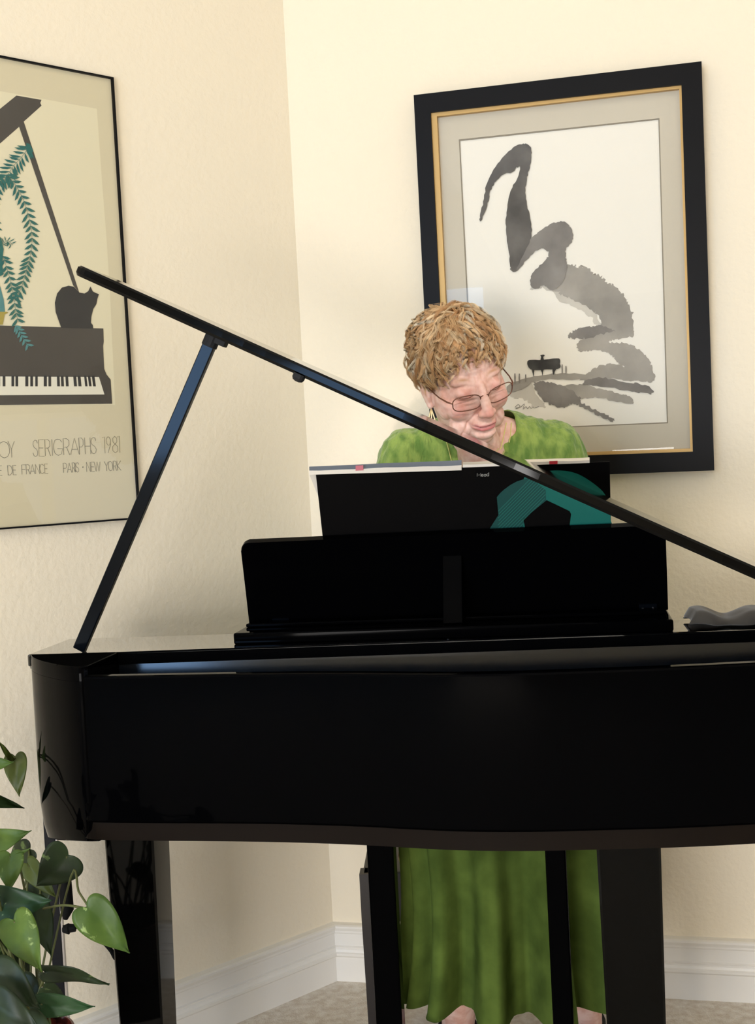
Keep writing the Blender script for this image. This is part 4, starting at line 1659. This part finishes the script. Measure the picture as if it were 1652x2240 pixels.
# the dense hair underneath, close to the scalp
bm = bmesh.new()
rows = []
NA, NE = 64, 22
for j in range(NE + 1):
    r_ = []
    for i in range(NA):
        az = -PI + 2 * PI * i / NA
        e0 = hairline(az) + .03
        el = e0 + (PI / 2 - e0) * j / NE
        p, n_ = scalp(az, el)
        h_ = .0035 * min(1, j / 3) - .006 * (j == 0) + .0022 * noise.noise(p * 90)
        r_.append(bm.verts.new(HM @ (p + n_ * h_)))
    rows.append(r_)
for j in range(NE):
    for i in range(NA):
        bm.faces.new((rows[j][i], rows[j][(i + 1) % NA], rows[j + 1][(i + 1) % NA], rows[j + 1][i]))
m_under = mat('hair_underlayer', srgb(172, 118, 68), .6, .2)
noise_color(m_under, srgb(188, 140, 92), srgb(228, 186, 134), 130, 6, stretch=(1, 1, .25))
bump(m_under, 300, 1.0, .003, 4, stretch=(1, 1, .2))
obj('hair_mass', bm, m_under, hair, smooth=True)

# ------------------------------------------------------------------ green dress: bodice with sleeves, pleated skirt
m_green = mat('green_crinkled_fabric', srgb(118, 148, 62), .8, .25, sheen=.3)
noise_color(m_green, srgb(100, 136, 60), srgb(152, 178, 88), 34, 5, lo=.36, hi=.64, stretch=(1.6, 1.6, .7))
bump(m_green, 120, .8, .004, 4, stretch=(1.5, 1.5, .5))
bm = bmesh.new()
ellipsoid(bm, (.203, 2.46, 1.02), (.164, .109, .165), None, 32, 20)
ellipsoid(bm, (.203, 2.455, 1.135), (.158, .080, .069), None, 32, 20)
ellipsoid(bm, (.203, 2.46, .82), (.152, .112, .17), None, 32, 20)
limb(bm, [(.203 - .085, 2.452, 1.160), (.203, 2.445, 1.178), (.203 + .085, 2.452, 1.160)], [.058, .062, .058])
for s in (-1, 1):
    ellipsoid(bm, (.203 + s * .065, 2.380, 1.00), (.066, .056, .068), None, 24, 16)
    sh = Vector((.203 + s * .138, 2.455, 1.145))
    el = Vector((.203 + s * .205, 2.42, .905))
    limb(bm, [sh, sh.lerp(el, .5), el, el + Vector((-s * .02, -.04, -.03))], [.061, .060, .052, .048])
top_me = evaluated(bm, .0045, 2)
bm = bmesh.new()
bm.from_mesh(top_me)
kill = []
for v_ in bm.verts:
    c_ = v_.co
    v_.co += v_.normal * (.0045 * noise.noise(c_ * 30) + .003 * noise.noise(Vector((c_.x * 90, c_.y * 90, c_.z * 25))))
    ex = (c_.x - .197) / .070
    ey = (c_.y - 2.395) / .085
    if ex * ex + ey * ey < 1 and c_.z > 1.160 + .25 * max(0, c_.y - 2.385) + .5 * max(0, abs(c_.x - .197) - .02):
        kill.append(v_)
    elif c_.z < .70:
        kill.append(v_)
bmesh.ops.delete(bm, geom=kill, context='VERTS')
for _i in range(14):
    new = {}
    for e_ in bm.edges:
        if e_.is_boundary:
            for a_, b_ in ((e_.verts[0], e_.verts[1]), (e_.verts[1], e_.verts[0])):
                new.setdefault(a_, []).append(b_.co.copy())
    for v_, l_ in new.items():
        if len(l_) == 2:
            v_.co = v_.co * .4 + (l_[0] + l_[1]) * .3
blouse = obj('bodice', bm, m_green, person, smooth=True)
md = blouse.modifiers.new('cloth', 'SOLIDIFY')
md.thickness = .0015

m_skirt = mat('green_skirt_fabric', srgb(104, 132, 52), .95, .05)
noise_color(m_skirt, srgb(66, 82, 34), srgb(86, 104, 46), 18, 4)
sec = [(2.46, .78, .150, .112), (2.46, .66, .166, .122), (2.425, .575, .18, .098), (2.30, .535, .182, .066), (2.18, .527, .186, .060), (2.118, .505, .184, .062), (2.100, .45, .180, .072), (2.105, .39, .180, .080), (2.115, .32, .186, .090), (2.125, .242, .198, .100)]
cs = catmull([(a, b_, 0) for a, b_, _, _ in sec], 5)
rs = catmull([(c_, d_, 0) for _, _, c_, d_ in sec], 5)
bm = bmesh.new()
rows = []
NT = 220
for i, (pp, rr) in enumerate(zip(cs, rs)):
    a_ = cs[max(i - 1, 0)]
    b_ = cs[min(i + 1, len(cs) - 1)]
    t = Vector((0, b_.x - a_.x, b_.y - a_.y)).normalized()
    bx = t.cross(Vector((1, 0, 0)))
    f = max(0, (i - 24) / (len(cs) - 25))
    row = []
    for k in range(NT):
        th = 2 * PI * k / NT
        pl = (math.sin(15 * th + 2.2 * math.sin(2 * th)) * .72 + math.sin(33 * th + 1.3 + 1.5 * math.sin(3 * th)) * .16 + math.sin(11 * th + .5) * .35)
        m_ = 1 + (.034 + .075 * f) * pl
        x_ = .196 + rr.x * math.cos(th) * m_
        q = Vector((x_, pp.x, pp.y)) + bx * (rr.y * math.sin(th) * (m_ + (.14 + .24 * f) * pl))
        if i == len(cs) - 1:
            q.z += .008 * math.sin(3 * th + 1) + .004 * pl
        row.append(bm.verts.new(q))
    rows.append(row)
for i in range(len(rows) - 1):
    for k in range(NT):
        bm.faces.new((rows[i][k], rows[i][(k + 1) % NT], rows[i + 1][(k + 1) % NT], rows[i + 1][k]))
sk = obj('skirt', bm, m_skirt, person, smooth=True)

# sandals
m_sandal = mat('black_sandal_leather', srgb(26, 24, 24), .5, .4)
for s in (-1, 1):
    an = Vector((ank[s].x, ank[s].y, .085))
    bm = bmesh.new()
    outl = [(-.030, .045), (-.032, .0), (-.034, -.06), (-.040, -.12), (-.034, -.165), (-.010, -.185), (.016, -.18), (.036, -.15), (.042, -.11), (.032, -.05), (.030, .01), (.028, .045), (0, .055)]
    c_ = catmull([(x_ * s, y_, 0) for x_, y_ in outl], 4, True)
    prism(bm, [(an.x + p.x + s * .006, an.y + p.y) for p in c_], .0, .012)
    o_ = obj('sandal', bm, m_sandal, person)
    bm = bmesh.new()
    for yy, zz, rx_, rz_ in ((-.105, .030, .040, .026),):
        tube(bm, [(an.x + s * .006 + rx_ * math.cos(a), an.y + yy - .01 * math.sin(a), .010 + (zz + .012) * math.sin(a)) for a in [PI * k / 12 for k in range(13)]], .005, 6)
    obj('toe_strap', bm, m_sandal, o_)
    bm = bmesh.new()
    loop = [(an.x + .033 * math.cos(a), an.y + .004 + .034 * math.sin(a), .088 + .014 * math.sin(a)) for a in [2 * PI * k / 20 for k in range(21)]]
    tube(bm, loop, .005, 6, cap=False)
    obj('ankle_strap', bm, m_sandal, o_)

# necklace: a fine double cord
m_cord = mat('pale_cord', srgb(214, 214, 130), .5, .3)


def on_dress(px, py, lift=.004):
    r_ = ray(px, py).normalized()
    best = None
    for bv in (bvh, bvh2):
        h = bv.ray_cast(CAM, r_)
        if h[0] is not None and (best is None or h[3] < best[1]):
            best = (h[0], h[3])
    return best[0] - r_ * lift if best else hit_y(px, py, 2.35)


dgm = blouse.data
bvh2 = BVHTree.FromPolygons([v_.co.copy() for v_ in dgm.vertices], [tuple(p.vertices) for p in dgm.polygons])
for pts in ([(1108, 925), (1103, 950), (1098, 972), (1093, 990), (1085, 1020)], [(1119, 925), (1118, 940), (1116, 958), (1114, 968)], [(975, 960), (982, 985), (988, 1010), (994, 1030)]):
    P = [on_dress(a, b_) for a, b_ in pts]
    bm = bmesh.new()
    tube(bm, catmull(P, 4), .0009, 6)
    obj('necklace_cord', bm, m_cord, person)

# ------------------------------------------------------------------ piano bench with a patterned cushion
bz0 = .415
bf = hit_z(786, 1913, bz0)
bx0, by0 = bf.x, bf.y
bw, bd = .52, .30
MB_ = Matrix.Translation((bx0, by0, 0)) @ Matrix.Rotation(math.radians(-3), 4, 'Z')
bench = thing('piano_bench', 'black wooden bench with a brown patterned cushion under the pianist', 'bench', MB_ @ Vector((bw / 2, bd / 2, 0)))
m_bw = mat('dark_bench_wood', srgb(34, 28, 26), .35, .4)
bm = bmesh.new()
box(bm, (bw / 2, bd / 2, bz0 - .045), (bw - .01, bd - .01, .09), MB_)
bevel(bm, .003)
obj('apron', bm, m_bw, bench)
for i in (0, 1):
    for j in (0, 1):
        bm = bmesh.new()
        w_ = .036
        cx_, cy_ = (w_ / 2 if i == 0 else bw - w_ / 2), (w_ / 2 if j == 0 else bd - w_ / 2)
        rings = []
        for zz, hw in ((bz0, w_ / 2), (bz0 - .08, w_ / 2), (0, w_ / 2 * .8)):
            rings.append([bm.verts.new(MB_ @ Vector((cx_ + a * hw, cy_ + b_ * hw, zz))) for a, b_ in ((-1, -1), (1, -1), (1, 1), (-1, 1))])
        for q in range(2):
            for k in range(4):
                bm.faces.new((rings[q][k], rings[q][(k + 1) % 4], rings[q + 1][(k + 1) % 4], rings[q + 1][k]))
        bm.faces.new(rings[0])
        bm.faces.new(rings[-1][::-1])
        obj('leg', bm, m_bw, bench)
m_cush = mat('patterned_cushion_fabric', srgb(120, 90, 50), .85, .2)
noise_color(m_cush, srgb(88, 56, 30), srgb(176, 150, 98), 46, 2, lo=.44, hi=.56)
bm = bmesh.new()
box(bm, (bw / 2 + .02, bd / 2, bz0 + .021), (bw - .10, bd - .02, .040), MB_)
bevel(bm, .016, 4)
obj('cushion', bm, m_cush, bench, smooth=True)

# ------------------------------------------------------------------ pothos in a dark pot
def leaf_mat(name, c1, c2, pale, amount):
    m = mat(name, c1, .45, .3)
    nt, b = nodes(m)
    n, r = noise_color(m, c1, c2, 22, 4)
    tc = nt.nodes.new('ShaderNodeTexCoord')
    n2 = nt.nodes.new('ShaderNodeTexNoise')
    n2.inputs['Scale'].default_value = 46
    n2.inputs['Detail'].default_value = 5
    n2.inputs['Distortion'].default_value = .8
    nt.links.new(tc.outputs['Object'], n2.inputs['Vector'])
    r2 = nt.nodes.new('ShaderNodeValToRGB')
    r2.color_ramp.elements[0].position = amount
    r2.color_ramp.elements[1].position = amount + .06
    nt.links.new(n2.outputs['Fac'], r2.inputs[0])
    mx = nt.nodes.new('ShaderNodeMix')
    mx.data_type = 'RGBA'
    nt.links.new(r2.outputs[0], mx.inputs['Factor'])
    nt.links.new(r.outputs[0], mx.inputs[6])
    mx.inputs[7].default_value = (*pale, 1)
    nt.links.new(mx.outputs[2], b.inputs['Base Color'])
    b.inputs['Transmission Weight'].default_value = 0
    bump(m, 60, .25, .002, 3)
    return m


L_B = leaf_mat('leaf_bright', srgb(58, 84, 28), srgb(84, 108, 42), srgb(140, 162, 96), .62)
L_D = leaf_mat('leaf_dark', srgb(18, 34, 14), srgb(32, 50, 20), srgb(92, 114, 64), .64)
L_T = leaf_mat('leaf_deep_green', srgb(22, 50, 28), srgb(38, 72, 38), srgb(130, 154, 112), .64)
L_O = leaf_mat('leaf_olive', srgb(62, 72, 24), srgb(80, 92, 34), srgb(120, 132, 72), .67)
m_stem = mat('stem_green', srgb(78, 84, 44), .5, .4)
m_pot = mat('dark_red_glazed_pot', srgb(58, 22, 20), .12, .5, coat=.4)
noise_color(m_pot, srgb(30, 12, 12), srgb(110, 48, 38), 26, 5, stretch=(1, 1, 3))
m_soil = mat('potting_soil', srgb(40, 30, 22), .95, .1)
PYW = 1.80
pot_c = hit_y(56, 2235, PYW)
PRIM = hit_y(75, 2226, PYW + .05).z
plant = thing('potted_pothos', 'variegated green pothos with trailing leaves in a dark red pot, left of the piano', 'plant', (pot_c.x, PYW, 0))
prof = [(r_ * .74, z_) for r_, z_ in [(.0, .24), (.066, .24), (.070, .25), (.080, PRIM - .04), (.087, PRIM - .012), (.091, PRIM), (.086, PRIM + .001), (.081, PRIM - .014), (.078, PRIM - .03), (0, PRIM - .03)]]
bm = bmesh.new()
NS = 40
rg = [[bm.verts.new((pot_c.x + r_ * math.cos(2 * PI * k / NS), PYW + r_ * math.sin(2 * PI * k / NS), z_)) for k in range(NS)] for r_, z_ in prof[1:-1]]
for i in range(len(rg) - 1):
    for k in range(NS):
        bm.faces.new((rg[i][k], rg[i][(k + 1) % NS], rg[i + 1][(k + 1) % NS], rg[i + 1][k]))
bm.faces.new(rg[0][::-1])
pot = obj('pot', bm, m_pot, plant, smooth='sharp')
bm = bmesh.new()
cyl(bm, (pot_c.x, PYW, PRIM - .04), (pot_c.x, PYW, PRIM - .02), .0575, 32)
obj('soil', bm, m_soil, plant)
# the low stool the pot stands on, below the frame
stool = thing('plant_stand', 'small dark round stand carrying the pothos pot', 'stand', (pot_c.x, PYW, 0))
m_stand = mat('dark_stand_wood', srgb(46, 34, 28), .45, .4)
bm = bmesh.new()
tube(bm, [(pot_c.x, PYW, .212), (pot_c.x, PYW, .216), (pot_c.x, PYW, .236), (pot_c.x, PYW, .239)], [.108, .112, .112, .109], 36)
obj('top', bm, m_stand, stool)
for k in range(3):
    a = PI / 2 + k * 2 * PI / 3
    bm = bmesh.new()
    tube(bm, [(pot_c.x + .07 * math.cos(a), PYW + .07 * math.sin(a), .214), (pot_c.x + .10 * math.cos(a), PYW + .10 * math.sin(a), .0)], [.012, .009], 10)
    obj('leg', bm, m_stand, stool)

soil_top = Vector((pot_c.x, PYW, PRIM - .02))
lr = random.Random(3)


def leaf(base, tip, wpx, Yb, Yt, m, roll=0.0, fold=.25, droop=.12, stem_to=None, bend=0.0):
    pb_, pt_ = hit_y(base[0], base[1], Yb), hit_y(tip[0], tip[1], Yt)
    ax_ = pt_ - pb_
    Ln = ax_.length
    a_ = ax_.normalized()
    view = (pb_ - CAM).normalized()
    sd = a_.cross(view).normalized()
    nrm = sd.cross(a_).normalized()
    if nrm.dot(view) > 0:
        nrm = -nrm
    sd, nrm = sd * math.cos(roll) + nrm * math.sin(roll), nrm * math.cos(roll) - sd * math.sin(roll)
    hw = wpx / 2 * Yb / F / max(.35, math.cos(roll))
    bm = bmesh.new()
    ol = catmull([(0, 0, 0), (-.075, .22, 0), (-.105, .50, 0), (-.07, .78, 0), (.04, .97, 0), (.19, 1.0, 0), (.38, .90, 0), (.56, .70, 0), (.72, .46, 0), (.84, .26, 0), (.93, .10, 0), (1, 0, 0)], 3)
    NU, NV = len(ol) - 1, 6
    rows = []
    for i in range(NU + 1):
        row = []
        tm = (i / NU) ** 1.15
        for j in range(-NV, NV + 1):
            s_ = abs(j) / NV
            e = ol[i]
            t = tm + (e.x - tm) * s_
            w = hw * e.y * s_ * (1 if j > 0 else -1)
            p = pb_ + a_ * (Ln * t) + sd * (w + bend * Ln * math.sin(PI * max(0, t)))
            p -= nrm * (-fold * abs(w) + droop * Ln * (t * t - .3 * t))
            p += nrm * (.016 * Ln * math.sin(8 * t + 3 * s_ * (1 if j > 0 else -1) + base[0]) - .10 * abs(w) * s_)
            row.append(bm.verts.new(p))
        rows.append(row)
    for i in range(NU):
        for j in range(2 * NV):
            bm.faces.new((rows[i][j], rows[i][j + 1], rows[i + 1][j + 1], rows[i + 1][j]))
    bmesh.ops.remove_doubles(bm, verts=bm.verts, dist=1e-6)
    o = obj('leaf', bm, m, plant, smooth=True)
    md = o.modifiers.new('thick', 'SOLIDIFY')
    md.thickness = .0006
    if stem_to is not None:
        q = hit_y(*stem_to) if len(stem_to) == 3 else soil_top
    else:
        q = soil_top + Vector((lr.uniform(-.04, .04), lr.uniform(-.04, .04), 0))
    if len(stem_to or ()) == 2:
        way = hit_y(stem_to[0][0], stem_to[0][1], stem_to[1])
        bm = bmesh.new()
        tube(bm, catmull([pb_ + a_ * .003, way, soil_top + Vector((-.03, 0, .02)), soil_top + Vector((-.03, 0, -.004))], 8), .0017, 6)
        obj('stem', bm, m_stem, o, smooth=True)
        return
    mid = pb_.lerp(q, .5) + Vector((0, 0, .02 if stem_to is None else .004))
    bm = bmesh.new()
    tube(bm, catmull([pb_ + a_ * .003, mid, q], 6), .0017, 6)
    obj('stem', bm, m_stem, o, smooth=True)


leaves = [
    # base, tip, width, depth base, depth tip, colour, roll
    ((33, 1655), (41, 1742), 50, 2.12, 2.10, L_O, .2),
    ((24, 1662), (-6, 1616), 12, 2.10, 2.08, L_O, .6),
    ((-34, 1672), (28, 1668), 36, 2.08, 2.06, L_B, .2),
    ((-40, 1745), (57, 1766), 30, 2.06, 2.10, L_D, -.3),
    ((-48, 1850), (60, 1822), 66, 1.84, 1.80, L_B, .2),
    ((66, 1858), (10, 1905), 60, 1.90, 1.94, L_D, .2),
    ((150, 1870), (80, 1940), 96, 1.80, 1.78, L_D, -.2),
    ((60, 1890), (122, 1965), 46, 1.86, 1.84, L_O, .3),
    ((22, 1868), (20, 1950), 62, 1.74, 1.72, L_B, .2),
    ((34, 1872), (66, 1856), 10, 1.74, 1.74, L_B, .2),
    ((-30, 1985), (108, 1972), 96, 1.70, 1.68, L_T, .15),
    ((-22, 1885), (-2, 1962), 24, 1.66, 1.66, L_B, .3),
    ((72, 1975), (116, 2092), 60, 1.74, 1.72, L_D, -.4),
    ((30, 2012), (88, 2124), 82, 1.66, 1.62, L_B, .2),
    ((190, 1985), (284, 2087), 88, 1.66, 1.66, L_B, .1),
    ((98, 2126), (229, 2170), 34, 1.68, 1.66, L_D, .9),
    ((86, 2196), (206, 2205), 52, 1.62, 1.62, L_T, .35),
    ((96, 2160), (140, 2180), 36, 1.70, 1.72, L_D, .5),
    ((-12, 2122), (86, 2206), 84, 1.60, 1.58, L_D, .1),
    ((-28, 2190), (92, 2262), 90, 1.56, 1.54, L_D, .1),
    ((-20, 2035), (30, 2098), 62, 1.82, 1.84, L_D, .2),
    ((40, 2070), (68, 2130), 60, 1.84, 1.86, L_D, -.2),
    ((-60, 1930), (-20, 2020), 80, 1.66, 1.64, L_B, .1),
    ((-70, 2060), (-40, 2160), 80, 1.60, 1.60, L_T, .1),
    ((-60, 1790), (-100, 1860), 70, 1.80, 1.76, L_D, .1),
    ((60, 2230), (130, 2290), 60, 1.60, 1.58, L_D, .1),
    ((70, 2010), (36, 2090), 64, 1.88, 1.90, L_D, .3),
    ((10, 2080), (60, 2150), 60, 1.86, 1.86, L_D, -.3),
    ((40, 2150), (100, 2240), 74, 1.78, 1.76, L_D, .2),
    ((90, 1940), (60, 2010), 56, 1.90, 1.90, L_D, .4),
    ((-10, 1960), (30, 2040), 70, 1.84, 1.86, L_D, .2),
    ((0, 2180), (50, 2260), 80, 1.70, 1.70, L_T, .2),
]
stems = {14: (95, 1988, 1.72), 0: ((-60, 1760), 2.0), 1: ((-80, 1760), 2.0), 2: ((-90, 1780), 2.0), 3: ((-90, 1850), 2.0)}
for i, (b_, t_, w_, yb, yt, m, ro) in enumerate(leaves):
    leaf(b_, t_, w_, yb, yt, m, roll=ro, stem_to=stems.get(i), bend=(.14 if i == 15 else 0), droop=(.22 if i == 15 else .12))
bm = bmesh.new()
tube(bm, catmull([hit_y(190, 1978, 1.665), hit_y(172, 1950, 1.70), hit_y(155, 1918, 1.76), soil_top + Vector((.02, 0, .05)), soil_top], 5), .0016, 6)
obj('vine', bm, m_stem, plant, smooth=True)

# ------------------------------------------------------------------ folded stand behind the plant
SY = 2.17
m_post = mat('black_powder_coat', srgb(8, 10, 16), .35, .15)
m_rub2 = mat('black_rubber_grip', (0.006, 0.006, 0.006), .7, .1)
base = hit_y(134, 2225, SY)
topp = hit_y(112, 1858, SY)
sx = hit_y(122, 2000, SY).x
std = thing('microphone_stand', 'black metal stand post with chrome edge standing behind the pothos', 'stand', (sx, SY, 0))
bm = bmesh.new()
pa, pb_ = Vector((hit_y(140, 2180, SY).x - .014, SY, .0)), Vector((hit_y(118, 1945, SY).x, SY, .60))
pa.x = pb_.x + (pa.x - pb_.x) * 1.5
box(bm, ((pb_.x), SY, .31), (.020, .012, .60))
bevel(bm, .002)
obj('post', bm, m_post, std)
bm = bmesh.new()
box(bm, (pb_.x + .0115, SY - .003, .31), (.003, .010, .60))
obj('chrome_edge', bm, m_chrome, std)
bm = bmesh.new()
kx = pb_.x + .018
tube(bm, [(kx, SY - .01, hit_y(150, 1916, SY).z), (kx + .004, SY - .01, hit_y(152, 1925, SY).z), (kx + .005, SY - .01, hit_y(152, 1985, SY).z), (kx + .001, SY - .01, hit_y(150, 2006, SY).z)], [.008, .0115, .0115, .004], 16)
obj('counterweight', bm, m_rub2, std, smooth=True)
bm = bmesh.new()
kz = hit_y(150, 2030, SY).z
tube(bm, [(kx - .006, SY - .004, kz), (kx + .004, SY - .004, kz), (kx + .006, SY - .004, kz + .001), (kx + .016, SY - .004, kz + .001)], [.006, .0095, .0075, .0065], 12)
kn = obj('clamp_knob', bm, m_rub2, std)
bm = bmesh.new()
q = [hit_y(162, 2026, SY), hit_y(182, 2030, SY), hit_y(205, 2042, SY), hit_y(232, 2066, SY), hit_y(250, 2092, SY), hit_y(262, 2140, SY)]
tube(bm, catmull(q + [Vector((q[-1].x + .01, SY, .02))], 5), .0042, 8)
obj('cable', bm, m_rub2, std, smooth=True)
for k in range(3):
    a = .4 + k * 2 * PI / 3
    bm = bmesh.new()
    tube(bm, [(pb_.x, SY, .12), (pb_.x + .10 * math.cos(a), SY + .10 * math.sin(a), .008)], .007, 8)
    obj('leg', bm, m_post, std)
